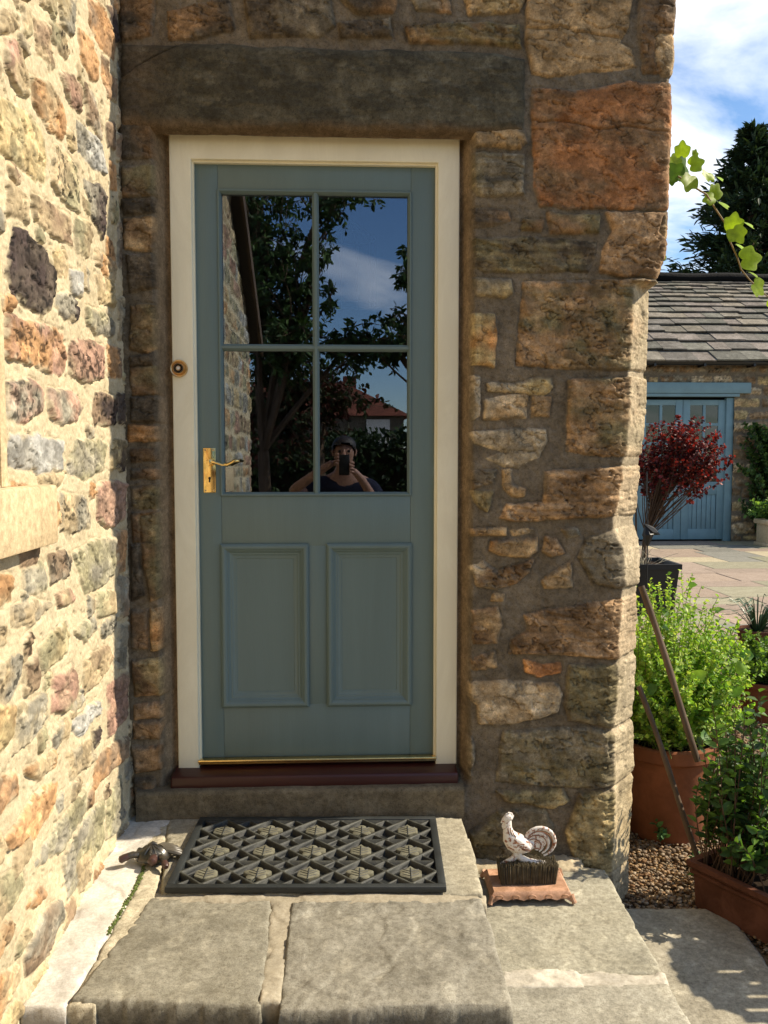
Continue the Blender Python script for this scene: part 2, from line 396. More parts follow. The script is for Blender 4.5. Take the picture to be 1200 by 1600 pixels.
SIL = [(0, 1048), (100, 1046), (118, 1043), (200, 1043), (330, 1039), (370, 1038), (400, 1033), (425, 1024), (440, 1019), (500, 1018), (575, 1017), (590, 1018), (640, 1017), (700, 1012), (725, 1010), (800, 1008), (815, 1004), (850, 1009), (900, 1005), (925, 1002), (975, 1005), (1025, 1003), (1100, 1001), (1140, 999), (1225, 998), (1300, 995), (1345, 992), (1400, 987), (1425, 985)]
KNEE = [(435, 1012), (445, 990), (580, 987), (705, 983), (735, 973), (805, 964), (830, 962), (860, 975), (910, 979), (980, 971), (1075, 966), (1135, 960), (1240, 961), (1300, 960), (1350, 957), (1425, 960)]
def px_tab(tab):
    q = np.array([hitY(x, y, YW) for y, x in tab]); o = np.argsort(q[:, 2]); return q[o, 2], q[o, 0]
sz, sxx = px_tab(SIL); kz, kx = px_tab(KNEE)
XE = lambda z: np.interp(z, sz, sxx)+0.012
ZTOP = hitY(1000, 437, YW)[2]
def XK(z):
    e = XE(z); k = np.interp(z, kz, kx); return np.where(z > ZTOP-0.01, e-0.012, np.minimum(k-0.012, e-0.03))
FRONT = [
 ("823 0 988 0 980 45 968 68 985 78 993 105 930 112 860 120 832 114 822 60", 't', 'k'), ("1000 -5 1048 -5 1045 112 1006 115 998 60", 'dn', 'q'),
 ("831 138 900 144 980 130 1044 126 1043 200 1040 322 980 328 905 326 845 322 836 300 832 220", 'rn', 'k'),
 ("736 206 819 206 821 222 812 232 742 230", 'gt', ''), ("736 240 817 242 817 302 780 306 746 305 734 275", 'vg', 'l'),
 ("737 327 794 330 798 344 770 352 738 356", 'dn', 'l'), ("818 344 850 345 847 361 816 360", 'vn', ''), ("856 334 938 338 934 364 860 366", 'nv', ''),
 ("738 374 830 372 930 380 931 402 918 424 760 425 738 414", 'vd', 'l'), ("948 334 1038 330 1036 380 1022 434 975 432 938 425 942 390 958 362", 'cn', 'q'),
 ("738 434 798 438 801 458 790 466 745 462", 'gy', ''), ("818 441 990 438 1019 441 1018 490 1017 572 960 577 870 574 806 570 812 500", 'cv', 'q'),
 ("735 490 771 492 775 520 771 574 736 570", 'yo', ''), ("760 600 810 600 840 590 859 591 862 606 850 618 800 612 762 610", 'py', ''),
 ("756 624 798 617 825 618 822 652 790 655 756 652", 'pt', ''), ("832 619 860 620 857 650 832 651", 'tc', ''), ("733 588 748 590 748 648 736 655", 'gp', ''),
 ("889 594 985 590 1018 583 1017 640 1012 710 960 713 886 706 888 640", 'cv', 'q'),
 ("736 676 800 671 850 672 853 690 845 713 825 720 810 732 786 728 758 716 788 706 742 692", 'pg', ''),
 ("736 737 775 735 772 752 738 764", 'ng', ''), ("736 768 769 768 765 788 760 800 742 786", 'yv', ''), ("785 735 798 735 801 758 822 764 820 775 800 775 788 762", 'tn', ''),
 ("853 738 960 731 1010 727 1009 805 960 806 800 813 780 808 792 788 850 785", 'cn', 'lq'),
 ("736 828 790 824 792 835 736 838", 'nt', ''), ("799 828 832 826 825 833 802 835", 'tp', ''),
 ("768 846 800 843 838 840 840 860 826 871 780 868 765 860", 'ot', ''), ("852 840 868 840 882 864 862 870 848 860", 'tc', ''), ("879 828 902 826 906 837 886 840", 'tg', ''),
 ("735 886 755 878 775 892 800 886 833 874 826 893 806 912 776 920 745 914", 'pn', 'q'), ("845 908 880 886 892 878 892 918 850 918", 'tp', ''),
 ("915 842 960 830 1005 818 1008 900 1003 922 960 918 925 910 905 872", 'gd', 'q'), ("770 928 788 930 785 939 768 938", 't', ''),
 ("736 955 778 950 783 975 775 1005 740 1006", 'nt', 'l'), ("736 1030 773 1018 776 1042 741 1046", 'ct', ''),
 ("820 960 880 950 960 938 1004 928 1004 1024 960 1028 860 1022 795 1020 800 1000 824 986", 'nc', 'lq'),
 ("820 1032 850 1040 875 1038 876 1052 840 1056 822 1050", 'or', ''),
 ("727 1065 800 1063 870 1068 878 1085 870 1112 840 1120 800 1129 748 1130 745 1100 730 1086", 'tp', ''),
 ("890 1040 960 1038 1001 1034 1000 1130 960 1138 890 1125 882 1100", 'vg', 'q'), ("725 1150 738 1150 741 1180 732 1216 722 1205", 'pg', ''),
 ("786 1142 910 1136 960 1146 999 1142 998 1222 900 1230 775 1220 780 1170", 'gv', 'q'), ("778 1236 880 1233 889 1252 862 1260 792 1250", 'vy', ''),
 ("906 1240 960 1232 998 1228 993 1345 987 1440 950 1440 900 1345 884 1300", 'vy', 'q'), ("782 1266 850 1260 862 1290 855 1345 745 1345 735 1300", 'vg', ''),
 ("890 1350 985 1390 985 1450 900 1450", 'gd', ''),
 # above the lintel
 ("186 -5 242 -5 236 55 192 64", 'dn', ''), ("262 18 358 -4 365 46 312 60 265 64", 'nd', ''), ("384 -4 515 -4 522 40 498 58 392 56", 'dg', ''),
 ("527 -4 622 -4 616 20 562 22", 'dn', ''), ("530 36 610 30 612 58 532 60", 'dg', ''), ("640 -4 700 -4 706 20 652 15", 'gn', ''),
 ("634 42 740 36 810 40 815 74 740 68 642 66", 'nv', 'l'), ("726 -4 820 -4 811 20 732 23", 'ty', ''),
 # left jamb
 ("188 196 250 194 250 246 190 248", 'dn', ''), ("192 262 248 258 247 305 192 309", 'nv', ''), ("190 313 240 312 243 332 194 336", 'd', ''),
 ("194 344 240 340 247 366 238 392 196 388", 'nt', ''), ("198 398 236 396 246 448 205 456", 'd', ''), ("206 478 250 476 250 540 232 552 204 545", 'nv', ''),
 ("202 556 240 552 240 570 204 570", 'd', ''), ("204 574 252 572 252 614 206 618", 'nv', ''), ("204 622 254 620 254 660 206 658", 'd', ''),
 ("200 664 257 668 256 690 202 690", 'oc', 'l'), ("204 704 242 702 246 718 206 722", 'nd', ''), ("206 735 254 733 254 748 206 748", 'dn', ''),
 ("206 762 254 758 254 794 208 792", 'nv', ''), ("206 803 240 800 255 830 250 842 210 846", 'dn', ''), ("220 806 255 800 258 930 236 938 226 880", 'nv', ''), ("206 850 218 850 224 930 206 940", 'd', ''),
 ("236 952 256 950 259 1012 238 1016", 'to', ''), ("206 955 230 955 232 1012 208 1012", 'dn', ''), ("208 1032 256 1027 261 1086 210 1088", 'ny', ''), ("208 1102 258 1098 258 1120 210 1122", 'nc', ''), ("208 1128 258 1124 250 1152 210 1154", 'cn', ''),
 ("208 1168 253 1164 252 1200 212 1206", 'cn', ''), ("210 1216 240 1214 240 1246 212 1250", 'dn', '')]
fs = []
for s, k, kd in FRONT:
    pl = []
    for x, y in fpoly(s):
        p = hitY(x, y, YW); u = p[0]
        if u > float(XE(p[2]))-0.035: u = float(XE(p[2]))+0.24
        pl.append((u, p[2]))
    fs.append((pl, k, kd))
rs = random.Random(3)
fs += random_stones(-0.72, 1.75, 3.02, 3.5, rs, keys=['dn', 'nv', 'cn', 'gt'])
fs += random_stones(1.34, 2.6, 0.0, 3.02, rs, 0.1, 0.2, 0.12, 0.35, keys=['cn', 'yt', 'tg', 'gv'])
OX0, OX1, OZ0, OZ1 = -0.573, 0.389, 0.455, float(hitY(490, 211, 0)[2])-0.003
cell = 0.0032
us = np.arange(-0.74, 1.75, cell); vs = np.arange(-0.03, 3.5, cell)
U, V = np.meshgrid(us, vs, indexing='ij')
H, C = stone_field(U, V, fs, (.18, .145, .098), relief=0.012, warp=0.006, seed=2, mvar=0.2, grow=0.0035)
dx = np.maximum(np.maximum(OX0-U, U-OX1), 0); dz = np.maximum(np.maximum(OZ0-V, V-OZ1), 0)
do = np.sqrt(dx**2+dz**2)
inside = (U > OX0+0.012) & (U < OX1-0.012) & (V > OZ0-0.3) & (V < OZ1-0.012)
wj = 0.037+0.004*fbm(V*6, V*0, 3, 4)
fil = 1-sst(0, 1, do/wj)
H = H*(1-0.75*fil)-fil*0.085
tanm = np.array((.27, .195, .115))*(1+0.12*fbm(U*14, V*6, 3, 77))[..., None]
ff = sst(0.0, 0.5, fil)[..., None]; C = C*(1-ff)+tanm*ff
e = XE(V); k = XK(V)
palef = (sst(k-0.006, k+0.008, U+0.008*fbm(U*40, V*40, 3, 71))*sst(ZTOP+0.01, ZTOP-0.02, V)*0.62)[..., None]; C = C*(1-palef)+np.array((.56, .46, .30))*(1+0.25*fbm(U*30, V*30, 4, 72))[..., None]*palef; ch = (e-k)*1.15  # pale cream on the lower corner chamfer: sunlight put into the stone colour
# extra lumps round the corner
lump = sst(k-0.12, k, U)*(0.009*fbm(V*9+3, U*9, 3, 33))
H = (H+lump)*(1-0.6*sst(k-0.03, k+0.02, U))
px_ = np.where(U < e, U, e); py_ = YW+np.where(U < k, 0, np.where(U < e, (U-k)*1.15, ch+(U-e)))
th = sst(k-0.015, k+0.01, U)*0.85+sst(e-0.012, e+0.02, U)*(math.pi/2-0.85)
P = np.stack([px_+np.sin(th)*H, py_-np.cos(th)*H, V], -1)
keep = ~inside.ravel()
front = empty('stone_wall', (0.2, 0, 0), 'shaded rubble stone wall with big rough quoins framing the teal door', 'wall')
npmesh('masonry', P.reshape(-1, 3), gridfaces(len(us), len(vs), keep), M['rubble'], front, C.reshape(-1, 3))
b = MB(); b.box((1.0, 0.72, -0.03), (0.6, 5.0, 3.5)); b.box((-0.72, 0.6, -0.03), (-1.2, 5.0, 3.5)); b.box((-1.2, -0.0, 3.49), (1.0, 5, 3.6)); b.box((0.42, 0.10, 0), (0.93, 0.72, 3.49)); b.box((-0.9, 0.10, 0), (-0.60, 0.6, 3.49)); b.box((-0.6, 0.1, 2.53), (0.42, 0.4, 3.49))
b.build('wall_core', M['interior'], front, False)
# lintel: one long dark stone, its own part
cellL = 0.004
z0 = hitY(500, 205, YW)[2]; z1 = hitY(500, 74, YW)[2]; x0 = hitY(187, 140, YW)[0]; x1 = hitY(819, 140, YW)[0]
us2 = np.arange(x0-0.01, x1+0.012, cellL); vs2 = np.arange(z0-0.012, z1+0.014, cellL)
U2, V2 = np.meshgrid(us2, vs2, indexing='ij')
WU = U2+0.006*fbm(U2*14, V2*14, 3, 61); WV = V2+0.007*fbm(U2*10, V2*14, 3, 62)
d = sdf([(x0, z0-0.006), (x1, z0-0.004), (x1+0.004, z1-0.02), (x1-0.1, z1-0.005), (x0+0.2, z1), (x0, z1-0.003)], WU, WV)
Hh = 0.022*(1-np.exp(np.minimum(d, 0)/0.010))-0.02*sst(-0.004, 0.006, d)+0.003*fbm(U2*30, V2*30, 4, 63)+0.0012*fbm(U2*90+V2*60, V2*120-U2*50, 3, 64)
crk = np.abs((V2-(z1-0.11))-(U2-x0)*0.55+0.008*fbm(U2*20, V2*20, 3, 65)); crk = np.where(U2 < x0+0.22, crk, 1)
Hh -= 0.012*np.exp(-(crk/0.0025)**2)+0.008*np.where((U2-x0)*0.55 < (V2-(z1-0.11)), 1, 0)*np.where(U2 < x0+0.23, 1, 0)
rdl = fbm(U2*8, V2*22, 5, 68, 0.6); Hh += 0.002*sst(0.0, 0.05, rdl)+0.0016*fbm(U2*20, V2*130, 3, 69)
Cc = np.ones(U2.shape+(3,))*np.array((.092, .082, .054))*(1-0.3*sst(0.05, 0.12, rdl)+0.35*sst(0.25, 0.33, fbm(U2*24, V2*40, 4, 70)))[..., None]*(1+0.35*fbm(U2*5, V2*9, 4, 66))[..., None]
warmf = sst(z0+0.035, z0, V2+0.01*fbm(U2*14, V2*5, 2, 67))[..., None]*0.55+sst(x0+0.22, x0, U2)[..., None]*0.35
Cc = Cc*(1-warmf)+np.array((.20, .13, .07))*warmf
npmesh('lintel', np.stack([U2, YW-Hh, V2], -1).reshape(-1, 3), gridfaces(len(us2), len(vs2)), M['rubble'], front, Cc.reshape(-1, 3))

# ------------------------------------------------------------------ slab builder
def slab(name, poly, top, thick, key, parent, seed, cell=0.005, rough=1.0, warp=0.005, nose=0.006, mat='flag', keycol=None, tops=None):
    poly = np.asarray(poly, float); a = poly.min(0)-0.03; b_ = poly.max(0)+0.03
    u = np.arange(a[0], b_[0], cell); v = np.arange(a[1], b_[1], cell); U, V = np.meshgrid(u, v, indexing='ij')
    WU = U+warp*fbm(U*12, V*12, 3, seed)+warp*0.15*fbm(U*50, V*50, 3, seed+4); WV = V+warp*fbm(U*12+30, V*12, 3, seed+1)+warp*0.15*fbm(U*50+9, V*50, 3, seed+5)
    d = sdf(poly, WU, WV)
    z = top-nose*np.exp(np.minimum(d, 0)/(nose*0.8))+nose*0.1-0.006*sst(0.25, 0.4, fbm(U*30, V*30, 3, seed+18))*np.exp(np.minimum(d, 0)/0.012)
    z = z+rough*(0.0035*fbm(U*7, V*7, 4, seed+7)+0.0014*fbm(U*45, V*45, 4, seed+8))
    # flaked layers
    lay = fbm(U*4, V*4, 3, seed+9); z = z-rough*0.0022*sst(0.02, 0.05, lay)-rough*0.002*sst(0.25, 0.27, fbm(U*6+9, V*5, 3, seed+12))
    gx_, gy_ = np.gradient(d, cell); gl = np.sqrt(gx_**2+gy_**2)+1e-6; od = np.clip(d, 0, None)
    XU = U-gx_/gl*od*0.93; XV = V-gy_/gl*od*0.93
    drop = thick*np.clip(d/(cell*1.6), 0, 1); fr_ = 0.006*fbm((XU+XV*0.7)*22, (z-drop)*40, 4, seed+19)*(d > 0); XU = XU+gx_/gl*fr_; XV = XV+gy_/gl*fr_
    z = np.where(d > 0, z-drop, z)
    c = np.array(keycol if keycol is not None else PAL[key]); cc = c*(1+0.12*fbm(U*3.5, V*3.5, 4, seed+13)+0.16*fbm(U*40, V*40, 5, seed+14, 0.65))[..., None]
    stain = sst(0.12, 0.42, fbm(U*8, V*8, 4, seed+15))[..., None]; cc = cc*(1-0.14*stain)
    pale = sst(0.3, 0.5, fbm(U*22, V*16, 4, seed+16))[..., None]; cc = cc*(1+0.28*pale)
    cc = cc*(1-0.68*sst(0, cell, d))[..., None]  # side faces darkened: shade painted into the colour, along with dark staining
    P = np.stack([XU, XV, z], -1).reshape(-1, 3)
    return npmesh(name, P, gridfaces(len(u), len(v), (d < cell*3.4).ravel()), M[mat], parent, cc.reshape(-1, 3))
def zpoly(s, Z): return [tuple(hitZ(x, y, Z)[:2]) for x, y in fpoly(s)]
ZP, ZS, ZG = 0.35, 0.17, 0.0
plat = empty('doorstep_platform', (-0.1, -0.5, 0), 'raised grey flagstone platform at the door carrying the black mat', 'step')
gs = (.30, .27, .195)
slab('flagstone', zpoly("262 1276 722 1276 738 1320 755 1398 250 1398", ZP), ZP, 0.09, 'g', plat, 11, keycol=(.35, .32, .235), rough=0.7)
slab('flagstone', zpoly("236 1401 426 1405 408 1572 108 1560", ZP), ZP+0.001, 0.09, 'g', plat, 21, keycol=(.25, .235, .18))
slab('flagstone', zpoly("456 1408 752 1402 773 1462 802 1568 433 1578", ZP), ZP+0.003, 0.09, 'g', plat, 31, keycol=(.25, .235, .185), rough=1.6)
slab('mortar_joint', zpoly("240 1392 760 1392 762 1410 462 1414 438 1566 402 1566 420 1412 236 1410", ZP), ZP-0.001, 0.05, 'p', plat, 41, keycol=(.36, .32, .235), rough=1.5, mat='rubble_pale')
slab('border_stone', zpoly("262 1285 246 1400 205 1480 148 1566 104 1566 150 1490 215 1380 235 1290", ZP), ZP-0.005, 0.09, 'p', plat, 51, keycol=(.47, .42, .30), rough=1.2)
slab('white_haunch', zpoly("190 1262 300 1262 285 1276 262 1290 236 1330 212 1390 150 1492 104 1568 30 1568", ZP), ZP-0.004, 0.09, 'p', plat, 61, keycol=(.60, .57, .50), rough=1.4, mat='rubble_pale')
# riser under the nosing
rz = random.Random(5)
yf = hitZ(600, 1552, ZP)[1]
ur = np.arange(-0.75, 0.36, 0.006); vr = np.arange(-0.02, 0.285, 0.006); U3, V3 = np.meshgrid(ur, vr, indexing='ij')
H3, C3 = stone_field(U3, V3, random_stones(-0.8, 0.5, 0, 0.27, rz, 0.11, 0.14, 0.2, 0.5, keys=['T', 'G', 'V']), (.3, .25, .17), relief=0.03, seed=9, edge=0.015)
npmesh('riser', np.stack([U3, yf-0.012-H3+0.0*U3, V3], -1).reshape(-1, 3), gridfaces(len(ur), len(vr)), M['rubble'], plat, C3.reshape(-1, 3))
pcore = MB(); pcore.box((-0.72, yf+0.03, 0.0), (0.30, YW+0.02, 0.325)); pcore.build('core', M['sillstone'], plat, False)
# threshold stone under the sill
thz1 = hitY(470, 1234, -0.105)[2]; tx0 = hitY(213, 1250, -0.1)[0]; tx1 = hitY(727, 1250, -0.1)[0]
ut = np.arange(tx0, tx1, 0.005); vt = np.arange(ZP-0.02, thz1+0.07, 0.004); Ut, Vt = np.meshgrid(ut, vt, indexing='ij')
tt = Vt-thz1
Yt = np.where(tt < 0, -0.108+0.002*fbm(Ut*30, Vt*30, 3, 3), -0.108+tt*1.9)-0.003*fbm(Ut*14, Vt*14, 3, 4); Zt = np.where(tt < 0, Vt, thz1+tt*0.05)+0.002*fbm(Ut*22, Vt*22, 3, 2)
Yt = Yt+0.008*np.exp(-(tt/0.006)**2)
Ct = np.ones(Ut.shape+(3,))*np.array((.17, .14, .09))*(1+0.3*fbm(Ut*8, Vt*20, 4, 8))[..., None]
tst = npmesh('threshold_stone', np.stack([Ut, Yt, Zt], -1).reshape(-1, 3), gridfaces(len(ut), len(vt)), M['rubble'], None, Ct.reshape(-1, 3))
tag(tst, 'long dark stone threshold under the oxblood sill, just behind the mat', 'step')
side = empty('side_step', (0.7, -0.6, 0), 'lower grey flagstone step under the rooster brush, right of the platform', 'step')
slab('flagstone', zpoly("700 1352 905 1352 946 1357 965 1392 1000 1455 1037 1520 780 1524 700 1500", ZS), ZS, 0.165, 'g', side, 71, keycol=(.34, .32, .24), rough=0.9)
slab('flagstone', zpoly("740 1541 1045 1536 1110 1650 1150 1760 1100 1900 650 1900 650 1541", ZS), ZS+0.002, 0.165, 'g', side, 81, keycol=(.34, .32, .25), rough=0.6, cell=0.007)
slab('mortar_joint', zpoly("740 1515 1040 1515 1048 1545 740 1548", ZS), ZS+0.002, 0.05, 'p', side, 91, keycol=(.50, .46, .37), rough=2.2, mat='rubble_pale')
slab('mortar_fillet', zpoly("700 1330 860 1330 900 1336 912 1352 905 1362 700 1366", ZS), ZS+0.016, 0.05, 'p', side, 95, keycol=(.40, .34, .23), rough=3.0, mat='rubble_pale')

# ------------------------------------------------------------------ left wall (plane X = XL)
XL = -0.705
LEFT = [
 ("138 -2 158 10 168 35 178 70 175 92 156 70 140 35", 'ON', ''), ("92 -4 115 -2 112 50 95 40", 'YG', ''), ("122 50 140 62 150 100 150 125 138 120 126 88", 'O', ''),
 ("158 88 166 90 170 118 179 126 180 160 165 150 158 120", 'ON', ''), ("52 120 72 132 94 160 101 190 98 216 76 200 54 158", 'OT', ''), ("92 116 112 120 126 142 123 172 106 156", 'PN', ''),
 ("-20 150 26 172 60 198 70 222 72 280 55 276 25 252 -20 225", 'YV', ''), ("6 60 25 72 40 110 42 150 30 142 8 104", 'PT', ''), ("118 186 136 206 155 226 163 266 150 262 121 236", 'GB', ''),
 ("85 232 105 242 120 266 122 330 105 321 82 282", 'TV', 's'), ("130 130 146 152 161 204 156 216 135 186", 'NG', ''), ("165 195 176 195 177 230 168 228", 'KN', ''),
 ("50 305 76 316 110 342 112 380 80 366 52 332", 'TN', ''), ("20 358 40 366 70 396 83 430 78 482 60 487 20 461 7 426", 'K', 's'), ("132 285 155 292 163 312 160 372 142 340", 'GK', 's'),
 ("170 255 180 262 182 297 172 292", 'ON', ''), ("108 422 125 427 125 462 112 456", 'B', ''), ("88 460 105 458 120 482 118 497 100 496 86 476", 'GK', ''), ("135 480 160 492 176 505 176 525 150 520 136 500", 'VG', ''),
 ("150 430 175 440 178 478 155 474", 'TY', ''), ("9 495 50 505 100 520 104 560 99 582 60 573 8 556", 'OP', 's'), ("112 535 140 532 160 545 158 590 130 593 108 580", 'NP', 's'),
 ("165 540 186 546 188 590 170 588", 'ON', ''), ("8 600 45 595 63 606 62 640 40 658 10 650", 'GP', 's'), ("75 608 115 615 129 635 120 656 90 658 78 645", 'PG', ''),
 ("148 617 166 618 179 623 178 662 150 665 146 650", 'NK', 's'), ("182 615 193 618 192 661 180 660", 'K', ''), ("14 680 60 684 95 692 95 735 60 736 14 726", 'B', ''),
 ("115 692 150 688 165 696 160 735 135 747 106 736", 'GV', ''), ("175 690 195 690 192 732 170 730", 'YK', ''), ("155 760 175 752 194 758 192 810 170 823 153 812", 'P', ''),
 ("95 775 135 780 140 820 115 830 95 826", 'TG', 's'), ("178 830 197 832 192 890 178 896", 'NO', ''), ("118 865 145 846 175 842 172 895 155 916 130 926", 'VG', ''),
 ("76 870 100 862 112 870 105 896 78 908", 'NG', 's'), ("35 888 65 880 68 915 35 936", 'GV', ''), ("-15 900 18 905 15 937 -15 950", 'OT', ''), ("16 952 50 936 74 946 46 972 16 980", 'TG', ''), ("85 930 110 920 115 935 90 948", 'TP', ''),
 ("58 1012 100 976 108 992 100 1020 60 1054", 'VY', ''), ("115 986 145 965 149 985 130 1002", 'VG', ''), ("128 1032 165 1012 175 1030 152 1068 130 1085", 'TN', ''),
 ("82 1066 110 1042 117 1076 100 1108 80 1112", 'PV', ''), ("168 1076 198 1052 197 1120 170 1150", 'PN', ''), ("-15 1112 20 1105 18 1150 -15 1180", 'OY', ''), ("25 1106 70 1086 72 1116 50 1150 20 1176", 'YG', ''),
 ("108 1132 150 1100 156 1110 126 1146", 'B', ''), ("145 1146 155 1138 157 1156 148 1168", 'K', ''), ("102 1182 140 1156 148 1186 106 1216", 'TG', ''),
 ("40 1206 85 1172 85 1196 60 1216", 'OT', ''), ("150 1190 180 1162 197 1152 195 1180 166 1210 148 1232", 'ON', ''), ("-15 1222 28 1210 28 1240 -15 1282", 'NO', ''),
 ("10 1312 50 1248 88 1222 85 1252 52 1308 15 1326", 'O', ''), ("90 1290 130 1236 131 1266 96 1330 54 1350", 'GV', ''), ("97 1342 120 1292 160 1252 164 1310 140 1360 105 1403", 'GV', ''),
 ("168 1250 186 1216 192 1270 180 1295 166 1310", 'VG', ''), ("-15 1385 30 1358 36 1382 -15 1450", 'TV', ''), ("38 1420 60 1386 68 1396 52 1414", 'ON', ''),
 ("38 1492 60 1432 90 1408 92 1432 70 1490 40 1520", 'NG', ''), ("-20 1540 25 1508 29 1530 -20 1615", 'OT', ''), ("20 1340 40 1310 44 1330 20 1370", 'T', ''), ("0 20 30 36 20 50 -5 45", 'T', ''),
 ("55 30 75 42 82 100 62 86", 'TN', ''), ("12 290 36 310 40 345 8 330", 'T', ''), ("120 1355 140 1330 140 1370 126 1395", 'T', ''), ("60 745 100 742 95 760 62 760", 'T', ''), ("182 900 198 905 196 960 182 965", 'GN', ''),
 ("185 980 199 975 198 1040 184 1045", 'G', ''), ("150 930 176 925 176 955 150 962", 'VT', ''), ("185 350 196 352 196 420 184 415", 'GN', ''), ("168 10 178 14 182 60 176 62", 'NK', ''), ("184 470 194 470 194 530 184 528", 'TG', '')]
ls = []
for s, kk, kd in LEFT:
    ls.append(([tuple(hitX(x, y, XL)[1:]) for x, y in fpoly(s)], kk, kd))
WY0, WY1, WZ0, WZ1 = -1.95, -1.075, 1.47, 1.93     # window opening in the left wall
left = empty('stone_wall', (XL, -1.8, 0), 'sunlit rubble gable wall in cream lime mortar along the left edge', 'wall')
def lwall(name, y0, y1, cell, stones, seed):
    us = np.arange(y0, y1+cell*0.5, cell); vs = np.arange(-0.03, 3.9, cell); U, V = np.meshgrid(us, vs, indexing='ij')
    H, C = stone_field(U, V, stones, (.55, .46, .28), relief=0.0055, warp=0.009, edge=0.006, seed=seed, mvar=0.10, mlump=0.005, soft=1.1, grow=0.007)
    gm_ = C.mean(-1, keepdims=True); C = C*0.85+gm_*0.15
    H = H+0.008*fbm(U*5, V*5, 3, seed+90)
    # small pits in the mortar and stones
    pit = sst(0.42, 0.55, fbm(U*45, V*38, 3, seed+91)); H = H-0.006*pit
    top = np.minimum(2.48+(U+3.52)*0.66, 3.9)
    Vc = np.minimum(V, top)
    keep = ~((U > WY0+0.003) & (U < WY1-0.003) & (V > WZ0+0.003) & (V < WZ1-0.003)) & (V < top+cell)
    P = np.stack([XL+H, U, Vc], -1).reshape(-1, 3)
    return npmesh(name, P, gridfaces(len(us), len(vs), keep.ravel()), M['rubble_pale'], left, C.reshape(-1, 3))
rs = random.Random(11)
_ex = [np.asarray(p_) for p_, _, _ in ls]
def _clash(u, v, m):
    pt = (np.array([u]), np.array([v])); return any(sdf(q_, *pt)[0] < m for q_ in _ex if abs(q_[:, 0].mean()-u) < 0.3 and abs(q_[:, 1].mean()-v) < 0.3)
for t_ in range(2600):
    u, v = rs.uniform(-1.25, -0.03), rs.uniform(0.3, 3.1)
    if WY0-0.03 < u < WY1+0.03 and WZ0-0.2 < v < WZ1+0.05: continue
    hw, hh = (rs.uniform(0.035, 0.085), rs.uniform(0.022, 0.042)) if t_ < 1300 else (rs.uniform(0.02, 0.04), rs.uniform(0.014, 0.024))
    if any(_clash(u+a_*hw, v+b_*hh, 0.010) for a_ in (-1, 0, 1) for b_ in (-1, 0, 1)): continue
    j = lambda: rs.uniform(-0.25, 0.25)
    pl = [(u+hw*(cx_+j()*0.6), v+hh*(cy_+j())) for cx_, cy_ in ((-0.75, -1), (0.2, -0.95), (0.8, -0.9), (1, -0.2), (0.95, 0.6), (0.6, 1), (-0.3, 0.95), (-0.8, 0.9), (-1, 0.1))]
    ls.append((pl, rs.choice(['TN', 'OT', 'YT', 'VT', 'GT', 'TV', 'NO', 'TG']), rs.choice(['', '', 's']))); _ex.append(np.asarray(pl))
print('LS', len(ls))
lwall('masonry', -1.26, 0.03, 0.0034, ls+random_stones(-1.2, 0.05, 3.03, 3.9, rs), 40)
lwall('masonry', -3.52, -1.252, 0.010, random_stones(-3.6, -1.12, 0, 3.9, rs, avoid=lambda u, v: u > -1.17, keys=['TN', 'OT', 'GV', 'NP', 'VG', 'YT', 'BG']), 40)
b = MB(); b.prism([(-3.50, -0.03), (-1.96, -0.03), (-1.96, 3.45), (-3.50, 2.44)], -1.10, XL-0.03, 'XZ')
b.v = [(y, x, z) for x, y, z in b.v]
b.box((-1.10, -1.96, -0.03), (XL-0.03, -1.06, 1.45)); b.box((-1.10, -1.96, 1.95), (XL-0.03, -1.06, 3.3)); b.box((-1.10, -1.06, -0.03), (XL-0.03, 0.62, 3.9))
b.build('wall_core', M['sillstone'], left, False)
# window: reveal, frame, glass, sill
b = MB()
b.box((XL-0.14, WY1-0.002, WZ0), (XL+0.004, WY1+0.03, WZ1)); b.box((XL-0.14, WY0-0.03, WZ0), (XL+0.004, WY0+0.002, WZ1)); b.box((XL-0.14, WY0, WZ1-0.002), (XL+0.004, WY1, WZ1+0.03))
b.build('window_reveal', M['sillstone'], left, False)
b = MB()
for (a, c) in (((WY0, WZ0), (WY0+0.06, WZ1)), ((WY1-0.06, WZ0), (WY1, WZ1)), ((WY0+0.06, WZ0), (WY1-0.06, WZ0+0.06)), ((WY0+0.06, WZ1-0.06), (WY1-0.06, WZ1)), (((WY0+WY1)/2-0.015, WZ0+0.06), ((WY0+WY1)/2+0.015, WZ1-0.06))):
    b.box((XL-0.15, a[0], a[1]), (XL-0.09, c[0], c[1]), 0.004)
wf = b.build('window_frame', M['cream'], left); b = MB(); b.box((XL-0.122, WY0+0.05, WZ0+0.05), (XL-0.118, WY1-0.05, WZ1-0.05)); b.build('pane', M['darkglass'], wf)
p1 = hitX(90, 757, XL+0.045); p2 = hitX(89, 849, XL+0.045)
b = MB(); b.box((XL-0.15, -2.2, p2[2]), (XL+0.045, p1[1], p1[2]), 0.006); b.build('window_sill', M['sillstone'], left)
# verge: barge board with soffit following the gable slope
for (off0, off1, dz0, dz1, nm, mt) in ((-0.02, 0.07, -0.02, 0.0, 'soffit', 'soffit'), (0.07, 0.088, -0.05, 0.06, 'barge_board', 'wood')):
    b = MB(); pl = [(-3.70, 2.35+dz0), (-1.0, 4.132+dz0), (-1.0, 4.132+dz1), (-3.70, 2.35+dz1)]
    b.prism(pl, XL+off0, XL+off1, 'XZ'); b.v = [(y, x, z) for x, y, z in b.v]; b.build(nm, M[mt], left, False)

